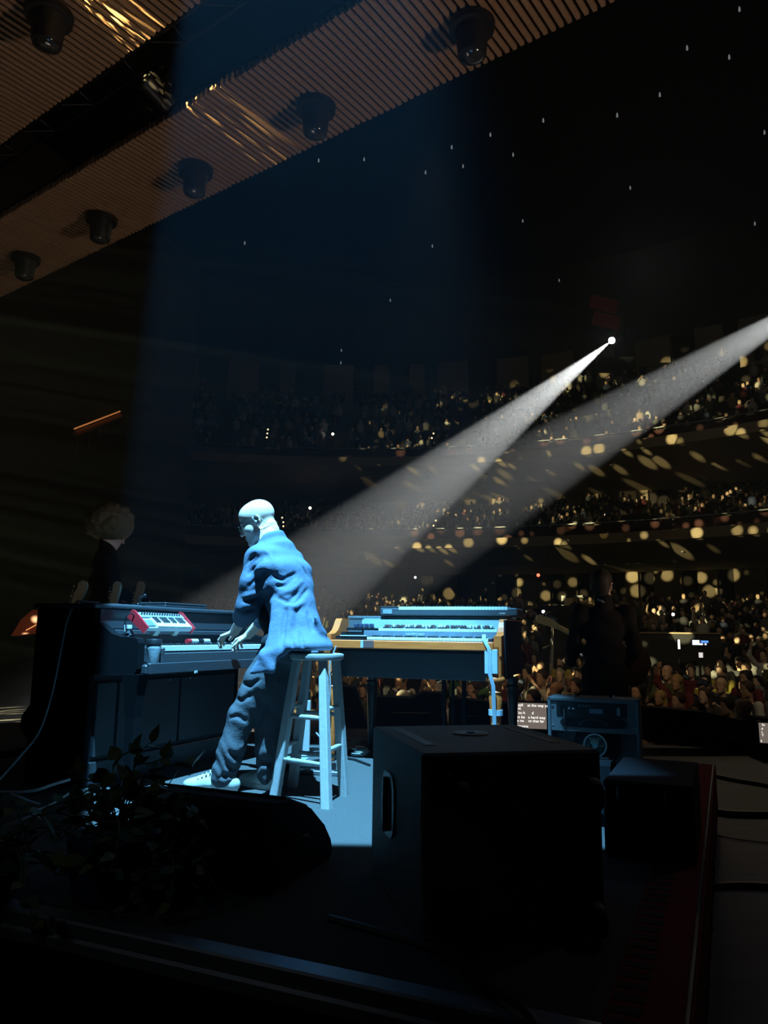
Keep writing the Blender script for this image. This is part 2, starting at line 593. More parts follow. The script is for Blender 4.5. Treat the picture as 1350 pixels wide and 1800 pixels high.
def setting(name, loc=(0, 0, 0), rz=0.0):
    o = bpy.data.objects.new(name, None)
    COL.objects.link(o)
    o.location = loc
    o.rotation_euler = (0, 0, rz)
    o['kind'] = 'structure'
    return o

ris = setting('stage_riser', RO, RA)
MB().box((-2.95, 2.0, -0.012), (6.04, 3.94, 0.024)).build('carpet_top', CARPET, ris)
MB().box((-2.95, 2.0, -0.2125), (5.98, 3.88, 0.373)).build('deck_frame', DARKV, ris)
m = MB()
m.box((-2.95, -0.005, -0.022), (6.12, 0.075, 0.044), bev=.006)
m.box((-2.95, -0.016, -0.072), (6.12, 0.05, 0.05), bev=.01)
m.build('edge_strip', ALU, ris)
MB().box((-3, -0.004, -0.25), (6.0, 0.02, 0.30)).build('skirt', BLKF, ris)
MB().box((0.085, 2.0, -0.2), (0.04, 4.0, 0.39)).build('side_board', BLK, ris)

m = MB()
m.prism([(-16, -4), (9, -4), (9, 7.5), (6, 8.4), (3.3, 9.4), (0.2, 11.0), (-4, 13), (-16, 15)], 0.3, Matrix.Translation((0, 0, -0.7)))
struct(m.build('floor', STAGE))
m = MB()
edge = [(9.1, 7.5), (6.05, 8.45), (3.35, 9.45), (0.25, 11.05), (-4, 13.05), (-16, 15.1)]
for p, q in zip(edge, edge[1:]):
    v = Vector((q[0] - p[0], q[1] - p[1], 0))
    m.box(((p[0] + q[0]) / 2, (p[1] + q[1]) / 2, -1.15), (v.length, 0.06, 1.3), math.atan2(v.y, v.x))
struct(m.build('trim_1', BLKF))

HC = Vector((-2.9, 13.0, 0))       # centre of the hall's curves
def ring(mb, ra, rb, z0, z1, p0=-33, p1=62, n=48, zb0=None, zb1=None, mi=0):
    zb0 = z0 if zb0 is None else zb0
    zb1 = z1 if zb1 is None else zb1
    vs, fs = [], []
    for i in range(n + 1):
        a = R_(p0 + (p1 - p0) * i / n)
        s, c = math.sin(a), math.cos(a)
        for (r, z) in ((ra, z0), (rb, zb0), (rb, zb1), (ra, z1)):
            vs.append((HC.x + r * s, HC.y + r * c, z))
    for i in range(n):
        for k in range(4):
            k2 = (k + 1) % 4
            fs.append((i * 4 + k, i * 4 + k2, (i + 1) * 4 + k2, (i + 1) * 4 + k))
    fs.append((0, 3, 2, 1)); fs.append(tuple(n * 4 + k for k in (0, 1, 2, 3)))
    return mb.add(vs, fs, mi)

def on_ring(r, deg, z=0.0):
    a = R_(deg)
    return Vector((HC.x + r * math.sin(a), HC.y + r * math.cos(a), z))

FC = Vector((-2.9, 3.0, 0))
def zfloor(x, y):
    r = math.hypot(x - FC.x, y - FC.y)
    return -1.75 + 0.055 * (min(r, 20) - 9) + 0.172 * max(0, r - 20)
vs, fs, N1, N2 = [], [], 24, 34
for i in range(N2 + 1):
    rr = 8.0 + i * 0.98
    for k in range(N1 + 1):
        a = R_(-40 + 105 * k / N1)
        x, y = FC.x + rr * math.sin(a), FC.y + rr * math.cos(a)
        vs.append((x, y, zfloor(x, y)))
for i in range(N2):
    for k in range(N1):
        q = i * (N1 + 1) + k
        fs.append((q, q + 1, q + N1 + 2, q + N1 + 1))
struct(MB().add(vs, fs).build('floor.001', HALLD))

# balconies: lip, soffit, steps, parapet with a rail
BAL = [dict(drop=.70, z=5.28, rows=8, rise=0.31, step=0.95), dict(drop=.40, z=9.72, rows=8, rise=0.76, step=0.95)]
for B in BAL:
    o = setting('balcony')
    z = B['z']
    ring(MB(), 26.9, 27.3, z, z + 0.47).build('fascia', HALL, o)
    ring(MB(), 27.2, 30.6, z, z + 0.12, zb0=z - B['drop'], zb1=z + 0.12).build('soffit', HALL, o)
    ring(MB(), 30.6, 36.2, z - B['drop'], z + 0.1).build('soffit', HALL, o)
    ring(MB(), 27.75, 27.9, z + 0.1, z + 1.02).build('parapet', SEATR, o)
    m = MB()
    ring(m, 27.78, 27.84, z + 1.12, z + 1.17)
    for k in range(40):
        p = on_ring(27.81, -33 + 95 * k / 39)
        m.tube([(p.x, p.y, z + 1.0), (p.x, p.y, z + 1.13)], 0.02, 5)
    m.build('rail', ALU, o)
    for k in range(B['rows']):
        ra = 28.0 + k * B['step']
        zz = z + 0.35 + k * B['rise']
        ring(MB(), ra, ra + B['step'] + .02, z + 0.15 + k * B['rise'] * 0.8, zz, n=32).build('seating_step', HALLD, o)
    for k in range(9):
        p = on_ring(28.9, 4 + k * 6.5, z - B['drop'] * .5 - .05)
        m = MB().lathe([(0.10, 0), (0.11, 0.05), (0.09, 0.07)], p, 10)
        m.build('soffit_downlight', ALU, o)

wb = setting('wall_back')
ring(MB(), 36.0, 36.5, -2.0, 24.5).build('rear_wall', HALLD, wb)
rr_ = random.Random(5)
for (z0, z1, ph) in ((0.9, 5.3, 0), (7.9, 9.8, 2), (15.2, 18.5, 1)):
    p = -30 + ph
    while p < 60:
        wd = rr_.choice((1.6, 2.4, 3.2, 1.2))
        ring(MB(), 35.6, 36.0, z0, z1, p, p + wd, 3).build('column', HALL, wb)
        p += wd + rr_.choice((1.4, 2.2, 3.0))
# doorways with a lit lobby wall behind them
for (deg, z0, hgt) in ((23.5, 1.0, 2.1), (29.0, 7.95, 1.7), (25.0, 1.0, 2.0)):
    d = setting('door_%d' % int(deg))
    m = MB()
    for k in (-1, 1):
        ring(m, 35.45, 35.6, z0, z0 + hgt, deg + k * 0.9 - .12, deg + k * 0.9 + .12, 1)
    ring(m, 35.45, 35.6, z0 + hgt, z0 + hgt + .15, deg - 1.02, deg + 1.02, 1)
    m.build('frame', ALU, d)
    ring(MB(), 35.52, 35.58, z0, z0 + hgt, deg - .78, deg + .78, 1).build('panel', mat('doorway_glass', (0.25, 0.18, 0.08), 0.6, emit=0.02, ecol=(1, .7, .3)), d)
wl = setting('wall_left')
MB().box((-13.4, 24.5, 8), (0.5, 22, 21), R_(-22)).build('side_wall', mat('side_wall_brown', (0.03, 0.018, 0.012), .8, var=.3), wl)
MB().box((-11.6, 17.0, 6.0), (1.0, 0.8, 17), R_(-20)).build('proscenium_pier', mat('pier_brown', (0.05, 0.03, 0.02), .8, var=.3), wl)
m = MB()
m.box((5, 22, 24.8), (64, 60, 0.5))
struct(m.build('ceiling.002', HALLC))
struct(MB().box((32, 22, 10), (0.5, 50, 28)).build('wall_right', HALLC))

# slatted timber ceiling over the stage: two bands with a dark lighting slot between
d1, d2 = Vector((-0.806, 0.592, 0)), Vector((0.592, 0.806, 0))
ZC = 7.87
def CF(s, t, z=ZC):
    return d1 * s + d2 * t + Vector((0, 0, z))
CA = math.atan2(d1.y, d1.x)
for bi, (t0, t1, s0, s1) in enumerate(((5.9, 7.53, 1.4, 17.6), (2.5, 4.85, 3.4, 13.2))):
    c = setting('ceiling' if bi == 0 else 'ceiling.001', CF((s0 + s1) / 2, (t0 + t1) / 2, ZC), CA)
    L = t1 - t0
    MB().box((0, 0, 0.20), (s1 - s0, L - .08, 0.05)).build('backing_board', DARKV, c)
    me = MB().box((0, 0, 0.06), (0.051, L, 0.12), bev=.004).mesh('slat', SLAT)
    n = int((s1 - s0) / 0.1)
    for k in range(n):
        o = link('slat', me, c)
        o.location = (-(s1 - s0) / 2 + 0.1 * k + 0.05, random.uniform(-.006, .006), random.uniform(-.003, .003))

# pipes and hanging lamps in the slot
tr = thing('lighting_pipe_rack', 'long black pipes running in the dark slot between the two slatted ceiling bands', 'rigging')
for t, z in ((5.05, 8.15), (5.45, 8.3), (5.25, 8.55)):
    MB().tube([CF(2, t, z), CF(17, t, z)], 0.03, 8).build('pipe', BLKM, tr, True)
for k in range(14):
    s = 3 + k
    MB().tube([CF(s, 5.05, 8.15), CF(s + .25, 5.45, 8.3), CF(s + .5, 5.05, 8.15)], 0.014, 6).build('cross_brace', BLKM, tr, True)

LENS = mat('dark_lamp_glass', (0.10, 0.11, 0.12), 0.12, 0.7, var=0.05)
def moving_light(s, t, z, yaw, tilt, label):
    t_ = thing('moving_light', label, 'stage light', CF(s, t, z), yaw, 'moving lights in the ceiling slot')
    MB().box((0, 0, 0.30), (0.36, 0.22, 0.12), bev=.02).build('base', BLKM, t_)
    for k in (-1, 1):
        MB().box((k * 0.19, 0, 0.06), (0.04, 0.12, 0.42), bev=.012).build('yoke_arm', BLKM, t_)
    Rt = Matrix.Rotation(R_(tilt), 3, 'X')
    hd_ = MB().lathe([(0.09, -0.20), (0.13, -0.17), (0.14, 0.05), (0.16, 0.20), (0.155, 0.23)], (0, 0, 0), 18, Rt).build('head', BLKM, t_, True)
    MB().lathe([(0.13, 0.225), (0.12, 0.245), (0.06, 0.262), (0.001, 0.27)], (0, 0, 0), 18, Rt).build('lens', LENS, hd_, True)
    MB().tube([(0, 0, .36), (0, 0, .62)], 0.02, 6).build('clamp', BLKM, t_)
moving_light(7.75, 5.45, 7.80, CA, -70, 'black moving light throwing yellow flecks, in the slot between slatted ceiling bands')
moving_light(4.1, 5.45, 7.80, CA + .4, 195, 'black moving light hanging at the brighter end of the ceiling slot')
# its breakup light skims the underside of the slats
g2 = spot('slat_gobo_spot', CF(7.74, 5.55, 7.70), CF(7.86, 7.5, 7.92), 18000, (1.0, 0.74, 0.28), 20, 0.1, 0.004)
gobo(g2, 40.0, 0.40, 0.7, 0.2, 0.004)
g3 = spot('slat_gobo_spot', CF(6.9, 2.7, 7.70), CF(7.2, 4.8, 7.92), 10000, (1.0, 0.76, 0.30), 22, 0.1, 0.004)
gobo(g3, 40.0, 0.40, 0.75, 0.2, 0.004)

def can(s, t, label):
    c = thing('ceiling_downlight', label, 'ceiling light', CF(s, t, ZC - 0.40), CA, 'canister downlights under the slatted ceiling')
    MB().lathe([(0.17, 0.30), (0.26, 0.31), (0.27, 0.385), (0.22, 0.398)], n=24).build('flange', BLK, c, True)
    hs = MB().lathe([(0.155, -0.02), (0.165, 0.0), (0.185, 0.26), (0.20, 0.31)], n=24).build('housing', BLK, c, True)
    MB().lathe([(0.001, -0.075), (0.06, -0.068), (0.11, -0.045), (0.14, -0.015), (0.145, 0.0)], n=24).build('lens', LENS, hs, True)
for s, w_ in ((3.88, 'largest and nearest of the row on the lower band'), (6.275, 'second of the row on the lower band, tinted by the blue beam'), (8.716, 'third of the row on the lower band, beside the yellow flecks'), (11.16, 'fourth of the row on the lower band'), (13.6, 'smallest and farthest of the row on the lower band')):
    can(s, 6.88, 'black canister downlight, ' + w_)
can(7.75, 3.93, 'black canister downlight with shiny lens, alone on the upper slatted band')

# follow spot lamps at the back of the hall
def follow_spot(pos, dr, label):
    rt = Vector(dr).to_track_quat('Z', 'Y').to_matrix()
    t_ = thing('follow_spot', label, 'spotlight', pos)
    MB().lathe([(0.22, -1.5), (0.28, -1.4), (0.28, -0.2), (0.24, 0.1), (0.30, 0.36), (0.28, 0.37)], n=18, M=rt).build('barrel', BLKM, t_, True)
    MB().lathe([(0.17, 0.37), (0.16, 0.385), (0.001, 0.39)], n=18, M=rt).build('lens', mat('lit_lamp_lens', (1, 1, 1), .3, emit=60, ecol=(1.0, 0.9, 0.72)), t_, True)
    MB().tube([(0, 0, -0.3), (0, 0, -1.2)], 0.05, 8).build('stand', BLKM, t_)
    MB().box((0, 0.4, -1.25), (1.6, 2.2, 0.1)).build('perch', BLK, t_)
    for k in (-1, 1):
        MB().box((k * 0.75, 0.4, -0.1), (0.06, 0.06, 2.4)).build('perch_post', BLK, t_)
follow_spot(FS1, DIR1, 'bright white follow spot lamp glaring high at the back of the hall')
follow_spot(FS2, DIR2, 'follow spot lamp of the second beam, high at the far end')
b = thing('hanging_banner', 'dark red cloth panel hanging above the glaring follow spot', 'banner', (11.9, 39.2, 18.1))
b.rotation_euler = (0, R_(14), 0)
for k, (dx, dz) in enumerate(((-0.25, 0.6), (0.1, -0.3))):
    MB().box((dx, 0, dz), (1.5, 0.06, 0.8), bev=.02).build('cloth_panel', mat('red_glow_cloth', (0.20, 0.02, 0.02), .9, emit=.004, ecol=(.8, .1, .1)), b)  # cloth given a faint glow of its own
MB().tube([(-1.2, 0, 1.08), (1.3, 0, 1.08)], .04, 6).build('bar', BLKM, b)

# small glints in the dark hall ceiling, made as self-glowing beads on added wires
PIN = mat('glint_glow', (0.5, 0.5, 0.5), .4, emit=0.18, ecol=(0.7, 0.8, 0.85))
pin = MB().lathe([(0.03, 0.0), (0.04, 0.04), (0.035, 0.12), (0.02, 0.18)], n=8).mesh('glint_bead', PIN)
GLINTS = ((794, 262, 30), (748, 306, 32), (862, 240, 30), (902, 275, 32), (1085, 206, 27), (1160, 170, 26), (1208, 88, 24), (814, 295, 34), (1344, 236, 28), (1108, 333, 34), (919, 391, 38), (1327, 396, 34), (983, 495, 44), (430, 430, 36), (1300, 20, 23), (760, 435, 40), (560, 285, 33), (640, 283, 33), (1282, 104, 25), (955, 215, 28), (600, 618, 47), (599, 640, 48), (686, 530, 44))
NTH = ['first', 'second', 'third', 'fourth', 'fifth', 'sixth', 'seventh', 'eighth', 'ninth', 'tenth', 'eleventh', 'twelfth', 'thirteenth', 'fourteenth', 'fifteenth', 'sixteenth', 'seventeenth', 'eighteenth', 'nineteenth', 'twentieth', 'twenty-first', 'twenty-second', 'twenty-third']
for pi, (px, py, dep) in enumerate(sorted(GLINTS)):
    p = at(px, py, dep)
    o = tag(link('glint_bead', pin), 'tiny glowing glint bead in the black upper hall, %s of all from the left' % NTH[pi], 'ceiling light', 'glint beads in the hall ceiling')
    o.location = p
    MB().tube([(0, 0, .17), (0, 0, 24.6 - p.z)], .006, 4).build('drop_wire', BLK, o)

# haze fills the whole building
hz = bpy.data.materials.new('thin_stage_haze')
hz.use_nodes = True
nt = hz.node_tree
nt.nodes.clear()
o_ = nd(nt, 'ShaderNodeOutputMaterial')
vs_ = nd(nt, 'ShaderNodeVolumeScatter')
vs_.inputs['Density'].default_value = HAZE
vs_.inputs['Anisotropy'].default_value = 0.5
vs_.inputs['Color'].default_value = (0.62, 0.80, 1.0, 1)
nt.links.new(vs_.outputs[0], o_.inputs['Volume'])
hb = MB().box((5, 21, 11), (76, 72, 34)).build('haze', hz)
hb['kind'] = 'stuff'
tag(hb, 'thin smoke haze hanging in the air of the hall', 'haze')

# ================================================================== ON THE RISER
def keybed(parent, x0, n_white, ww, y0, L, z, hgt=0.02, white=IVORY, start=0, names=('white_keys', 'black_keys'), single=False):
    """white keys from x0 along +X, fronts at y0, running back L; tops at z"""
    patt = [1, 1, 0, 1, 1, 1, 0]
    if single:
        me = MB().box((0, L / 2, -hgt / 2), (ww * .92, L, hgt), bev=.0012).mesh('white_key', white)
        mb = MB().box((0, L * .69, .004), (ww * .55, L * .6, .012), bev=.001).mesh('black_key', EBONY)
        for i in range(n_white):
            link('white_key', me, parent).location = (x0 + ww * (i + .5), y0, z)
            if patt[(i + start) % 7] and i < n_white - 1:
                link('black_key', mb, parent).location = (x0 + ww * (i + 1), y0, z)
        return
    a, b = MB(), MB()
    for i in range(n_white):
        a.box((x0 + ww * (i + .5), y0 + L / 2, z - hgt / 2), (ww * .93, L, hgt), bev=.001)
        if patt[(i + start) % 7] and i < n_white - 1:
            b.box((x0 + ww * (i + 1), y0 + L * .69, z + .004), (ww * .55, L * .6, .014), bev=.001)
    a.build(names[0], white, parent, kind='stuff')
    b.build(names[1], EBONY, parent, kind='stuff')

# ------------------------------------------------------------------ upright piano shell with a stage keyboard in it
PC, PRZ = Vector((-1.65, 4.40, 0)), math.atan2(0.92, 0.391)
pw, pn = Vector((0.391, 0.92, 0)), Vector((0.92, -0.391, 0))
def PF(s, k, z=0.0):
    return PC + pw * s + pn * k + Vector((0, 0, z))
LEN = 1.5
p = thing('upright_piano', 'black upright piano case that the standing pianist plays', 'piano', PC, PRZ)
def prof_x(mb, poly, x0, x1, mi=0):
    """profile given as (k, z), extruded along the piano's width from x0 to x1"""
    M = Matrix(((0, 0, 1, x0), (-1, 0, 0, 0), (0, 1, 0, 0), (0, 0, 0, 1)))
    return mb.prism(list(reversed(poly)), x1 - x0, M, mi)
MB().box((LEN / 2, .22, .545), (LEN - .06, .40, .89)).build('case_body', PIANO, p)
for x in (0.02, LEN - .02):
    MB().box((x, .22, .50), (.04, .44, .995), bev=.006).build('side_panel', PIANO_SHADE, p)
MB().box((LEN / 2, .215, 1.008), (LEN + .04, .475, .026), bev=.008).build('lid', PIANO, p)
MB().box((LEN / 2, .012, .935), (LEN - .09, .03, .115), bev=.004).build('upper_panel', PIANO, p)
MB().box((LEN / 2, -.006, .858), (LEN - .09, .03, .03), bev=.005).build('fallboard_ledge', PIANO, p)
MB().box((LEN / 2, .02, .07), (LEN - .08, .06, .13), bev=.004).build('plinth', PIANO, p)
for (x0, x1) in ((.06, .22), (.24, .80), (.82, 1.44)):
    MB().box(((x0 + x1) / 2, .006, .365), (x1 - x0, .03, .41), bev=.004).build('lower_panel', PIANO, p)
MB().box((LEN / 2, .022, .365), (LEN - .09, .01, .47)).build('panel_back', BLK, p)
MB().box((LEN / 2, -.17, .655), (LEN - .08, .38, .05), bev=.006).build('keybed', PIANO, p)
MB().box((LEN / 2 - .1, -.365, .66), (LEN - .3, .024, .06), bev=.004).build('key_slip', PIANO, p)
for x in (0.0, LEN - .055):
    m = MB()
    prof_x(m, [(0, .62), (.27, .62), (.315, .632), (.33, .66), (.33, .80), (.32, .822), (.305, .83), (.20, .835), (.14, .85), (.06, .90), (.0, .915)], x, x + .055)
    m.build('key_cheek', PIANO_SHADE, p)
for x in (0.03, LEN - .03):
    m = MB()
    hh = [(0.000, .026, .026), (.03, .028, .028), (.12, .024, .024), (.40, .030, .030), (.56, .040, .044), (.63, .045, .062)]
    vs, fs = [], []
    for (z, hx, hy) in hh:
        vs += [(x - hx, -.300 - hy, z), (x + hx, -.300 - hy, z), (x + hx, -.300 + hy, z), (x - hx, -.300 + hy, z)]
    for i in range(len(hh) - 1):
        for q in range(4):
            fs.append((i * 4 + q, i * 4 + (q + 1) % 4, i * 4 + 4 + (q + 1) % 4, i * 4 + 4 + q))
    fs += [(3, 2, 1, 0), tuple(len(hh) * 4 - 4 + q for q in range(4))]
    m.add(vs, fs)
    m.build('leg', PIANO_SHADE, p)
MB().box((.46, -.385, .628), (.05, .006, .012), R_(20)).build('tape_scrap', mat('white_tape', (.7, .7, .68), .6), p)
for x in (.70, .90):
    MB().ball((x, -.012, .56), .008, 8).build('panel_catch', CHROME, p)

k = thing('stage_keyboard', 'slim black keyboard lying in the piano case under his hands', 'keyboard', PF(.20, .335, .685), PRZ)
KM = mat('keyboard_grey_black', (.055, .06, .066), .4)
MB().box((.615, .16, .030), (1.23, .32, .058), bev=.006).build('body', KM, k)
MB().box((.015, .08, .065), (.03, .16, .05), bev=.006).build('end_block', KM, k)
MB().box((1.215, .08, .065), (.03, .16, .05), bev=.006).build('end_block', KM, k)
MB().box((.615, .245, .078), (1.23, .15, .04), bev=.004).build('control_panel', KM, k)
keybed(k, .035, 50, .0232, .012, .15, .098, .03)
m = MB()
for i in range(12):
    m.lathe([(.008, 0), (.008, .012)], (.12 + i * .085, .24, .098), 8)
m.build('knobs', mat('blue_white_knobs', (.5, .6, .7), .4), k, kind='stuff')

# little red and white synthesizer tilted on brackets above the keys
def tilted(loc, rz, tilt):
    return Matrix.Translation(loc) @ Matrix.Rotation(rz, 4, 'Z') @ Matrix.Rotation(tilt, 4, 'X')
sy = thing('mini_synthesizer', 'small white mini synthesizer with red end cheeks tilted above the piano keys', 'synthesizer')
sy.matrix_world = tilted(PF(.22, .185, .868), PRZ, R_(36))
MB().box((.215, .065, .012), (.43, .135, .03), bev=.004).build('body', WHITE, sy)
for x in (-.006, .436):
    m = MB()
    M = Matrix(((0, 0, 1, x - .006), (1, 0, 0, 0), (0, 1, 0, 0), (0, 0, 0, 1)))
    m.prism([(-.012, -.012), (.150, -.012), (.150, .045), (.13, .052), (-.012, .036)], .012, M)
    m.build('end_cheek', RED, sy)
MB().box((.215, .112, .032), (.43, .045, .012), bev=.002).build('control_strip', mat('grey_control_strip', (.35, .36, .38), .5), sy)
MB().box((.045, .035, .029), (.07, .06, .012), bev=.002).build('touch_pad', mat('blue_grey_pad', (.15, .2, .26), .5), sy)
keybed(sy, .095, 15, .0216, .0, .085, .036, .014, single=True)
m = MB()
for i in range(16):
    m.lathe([(.006, 0), (.005, .012)], (.04 + i * .0235, .112, .038), 8)
m.build('knobs', mat('dark_knobs', (.05, .05, .06), .4), sy, kind='stuff')
for x in (.13, .31):
    MB().box((x, .03, -.022), (.045, .05, .04), bev=.003).build('bracket', mat('cream_bracket', (.6, .58, .5), .5), sy)
MB().tube([PF(.21, .11, .955), PF(.19, .10, .97), PF(.175, .08, .955), PF(.175, .07, .90), PF(.15, .10, .85)], .004, 6).build('lead', BCABLE)
tag(bpy.data.objects['lead'], 'thin black lead looping behind the mini synthesizer', 'cable')

GLASS = mat('clear_bottle_plastic', (.92, .95, .97), .05, trans=1.0, var=.02)
bt = thing('water_bottle', 'clear plastic water bottle with white cap beside the mini synthesizer', 'bottle', PF(.12, .155, .681))
MB().lathe([(.034, 0), (.037, .01), (.036, .06), (.038, .07), (.036, .08), (.038, .10), (.037, .135), (.034, .155), (.024, .178), (.014, .192), (.013, .205)], n=20).build('bottle_body', GLASS, bt, True)
MB().lathe([(.0345, .012), (.0345, .09)], n=16).build('water', mat('water_in_bottle', (.85, .93, .97), .02, trans=1.0, var=0), bt, True)
MB().lathe([(.016, .198), (.016, .216), (.014, .219)], n=16).build('cap', WHITE, bt)
cp = thing('insulated_tumbler', 'dark tumbler with a pale mottled body standing at the left end of the keys', 'cup', PF(.150, .315, .681))
MB().lathe([(.030, 0), (.032, .004), (.034, .05), (.041, .085), (.041, .10), (.036, .112)], n=20).build('cup_body', mat('mottled_steel', (.45, .5, .52), .45, .2, var=.6, scale=60), cp, True)
MB().lathe([(.040, .108), (.044, .112), (.044, .135), (.040, .142)], n=20).build('lid', BLK, cp, True)
for nm, s, kk, mt, lb in (('marker', .77, .10, RED, 'stubby white marker with a red cap lying behind the piano keys'), ('glue_stick', .90, .10, WHITE, 'stubby white tube lying behind the piano keys beside the red cap')):
    t_ = thing(nm, lb, 'stationery', PF(s, kk, .805), PRZ)
    MB().tube([(0, 0, .0), (.07, 0, .0)], .015, 10).build('barrel', WHITE, t_, True)
    MB().tube([(-.04, 0, 0), (-.001, 0, 0)], .0155, 10).build('cap', mt if nm == 'marker' else BLK, t_, True)

# on the lid
lp = thing('folded_laptop', 'flat dark slab lying on the far end of the piano lid', 'laptop', PF(.78, -.20, 1.021), PRZ)
MB().box((.17, 0, .012), (.46, .24, .022), bev=.006).build('base', mat('dark_slate', (.03, .03, .034), .5), lp)
MB().box((.17, 0, .030), (.46, .24, .012), bev=.004).build('screen_lid', mat('dark_slate_lid', (.035, .035, .04), .45), lp)
gd = thing('microphone_clamp', 'small black clamp and knob on the piano lid beside the dark slab', 'clamp', PF(.60, -.20, 1.021), PRZ)
MB().box((0, 0, .012), (.07, .05, .024), bev=.004).build('foot', BLKM, gd)
MB().tube([(0, 0, .024), (.0, 0, .06), (.05, 0, .075)], .008, 8).build('arm', BLKM, gd)
MB().ball((.055, 0, .076), .014, 10).build('knob', BLKM, gd, True)
pp = thing('set_list_paper', 'pale sheet of paper on the near end of the piano lid', 'paper', PF(.16, -.08, 1.0215), PRZ)
MB().box((.1, 0, .0012), (.26, .18, .0016)).build('sheet', mat('grey_paper', (.3, .32, .34), .8), pp)

# white cable over the piano's end, more white cables on the left
def cable(name, pts, r, m_, label, n=6, smooth=True):
    P = [Vector(q) for q in pts]
    if smooth:
        for _ in range(2):
            Q = [P[0]]
            for a_, b_ in zip(P, P[1:]):
                Q += [a_ * .75 + b_ * .25, a_ * .25 + b_ * .75]
            P = Q + [P[-1]]
    o = MB().tube(P, r, n).build(name, m_, None, True)
    return tag(o, label, 'cable')
cable('white_cable', [PF(.14, -.10, 1.03), PF(.0, -.12, 1.032), at(135, 1056, 4.50), at(118, 1085, 4.42), at(106, 1150, 4.36), at(92, 1220, 4.3), at(70, 1290, 4.2), at(35, 1330, 4.1), at(0, 1370, 3.9), at(-30, 1400, 3.6)], .0055, WCABLE, 'white cable hanging from the piano lid down its dark near end')
cable('white_cable', [at(-20, 1391, 3.5), at(20, 1393, 3.5), at(60, 1391, 3.55), at(95, 1378, 3.7), at(122, 1370, 3.8)], .007, WCABLE, 'thick white cable arching to the right at the left edge')
cable('white_cable', [at(12, 1396, 3.4), at(30, 1399, 3.4), at(50, 1408, 3.45), at(70, 1414, 3.5)], .006, WCABLE, 'short white cable dipping under the arching one at left edge')
cable('white_cable', [at(5, 1434, 3.3), at(40, 1428, 3.35), at(80, 1421, 3.45), at(120, 1395, 3.7)], .006, WCABLE, 'upper of two white cables crossing behind the plant')
cable('white_cable', [at(-15, 1462, 3.2), at(20, 1448, 3.25), at(50, 1436, 3.3), at(75, 1424, 3.4)], .006, WCABLE, 'lower of two white cables crossing behind the plant')
cable('curled_lead', [at(240, 1395, 4.0), at(252, 1383, 4.0), at(258, 1392, 4.0), at(254, 1404, 4.0), at(244, 1412, 4.0), at(236, 1420, 3.95)], .006, WCABLE, 'white lead curling round beside the near piano leg')

# ------------------------------------------------------------------ bar stool
SB = Vector((-0.36, 4.28, 0))
st = thing('bar_stool', 'tall blue-grey wooden bar stool, scuffed, behind the pianist', 'stool', SB)
def Lc(v):
    return Vector(v) - SB
MB().lathe([(.135, -.034), (.146, -.028), (.15, -.012), (.147, -.002), (.13, .002), (.08, -.003), (.001, -.006)], (0.0, 0, .757), 32).build('seat', STOOLP, st, True)
LEGS = [((-.562, 4.25), (522, 4.25)), ((-.269, 4.013), (568, 4.19)), ((-.196, 4.33), (590, 4.335)), ((-.50, 4.52), (541, 4.40))]
lg = []
for (bx, by), (tp, td) in LEGS:
    a_ = Vector((bx, by, 0)); b_ = at(tp, 1165, td); b_.z = .730
    lg.append((a_, b_))
    m = MB()
    d_ = (b_ - a_)
    q = Matrix.Rotation(math.atan2(-.49, .87) + .1, 4, 'Z')
    vs = []
    for (c_, hw) in ((Lc(a_), .024), (Lc(a_ + d_ * .5), .024), (Lc(b_), .020)):
        for (i, j) in ((-1, -.8), (-.8, -1), (.8, -1), (1, -.8), (1, .8), (.8, 1), (-.8, 1), (-1, .8)):
            vs.append(c_ + q @ Vector((i * hw, j * hw, 0)))
    fs = [(i * 8 + t, i * 8 + (t + 1) % 8, i * 8 + 8 + (t + 1) % 8, i * 8 + 8 + t) for i in range(2) for t in range(8)]
    fs += [tuple(reversed(range(8))), tuple(range(16, 24))]
    m.add(vs, fs).build('leg', STOOLP, st)
def rung(i, j, z):
    P = []
    for q in (i, j):
        a_, b_ = lg[q]
        P.append(Lc(a_ + (b_ - a_) * (z / b_.z)))
    MB().tube([P[0], P[0].lerp(P[1], .3), P[0].lerp(P[1], .7), P[1]], [.009, .0125, .0125, .009], 10).build('rung', STOOLP, st, True)
for i, j, z in ((0, 1, .20), (0, 1, .425), (1, 2, .265), (1, 2, .47), (2, 3, .20), (2, 3, .425), (3, 0, .265), (3, 0, .47)):
    rung(i, j, z)

# ------------------------------------------------------------------ drawbar organ with a slim keyboard on its lid
OO, ORZ = Vector((-0.406, 5.42, 0)), R_(-20)
ow, od = Vector((math.cos(ORZ), math.sin(ORZ), 0)), Vector((-math.sin(ORZ), math.cos(ORZ), 0))
def OF(x, y, z=0.0):
    return OO + ow * x + od * y + Vector((0, 0, z))
og = thing('drawbar_organ', 'wooden two-manual drawbar organ with dark sides on turned legs', 'organ', OO, ORZ)
def prof_o(mb, poly, x0, x1):
    M = Matrix(((0, 0, 1, x0), (1, 0, 0, 0), (0, 1, 0, 0), (0, 0, 0, 1)))
    return mb.prism(poly, x1 - x0, M)
cheek = [(0, .735), (.10, .60), (.70, .60), (.70, .975), (.20, .975), (.175, .955), (.15, .92), (.12, .89), (.07, .868), (0, .862)]
for x in (.0, 1.20):
    m = MB(); prof_o(m, cheek, x, x + .05); m.build('cheek', WOOD, og)
MB().box((1.256, .385, .785), (.012, .61, .37), bev=.003).build('dark_side_panel', BLK, og)
MB().box((.625, .51, .86), (1.15, .38, .22)).build('case_body', APRON, og)
MB().box((.625, .18, .78), (1.15, .28, .07)).build('key_bed_board', BLK, og)
MB().box((.625, .25, .85), (1.15, .14, .06)).build('upper_bed_board', BLK, og)
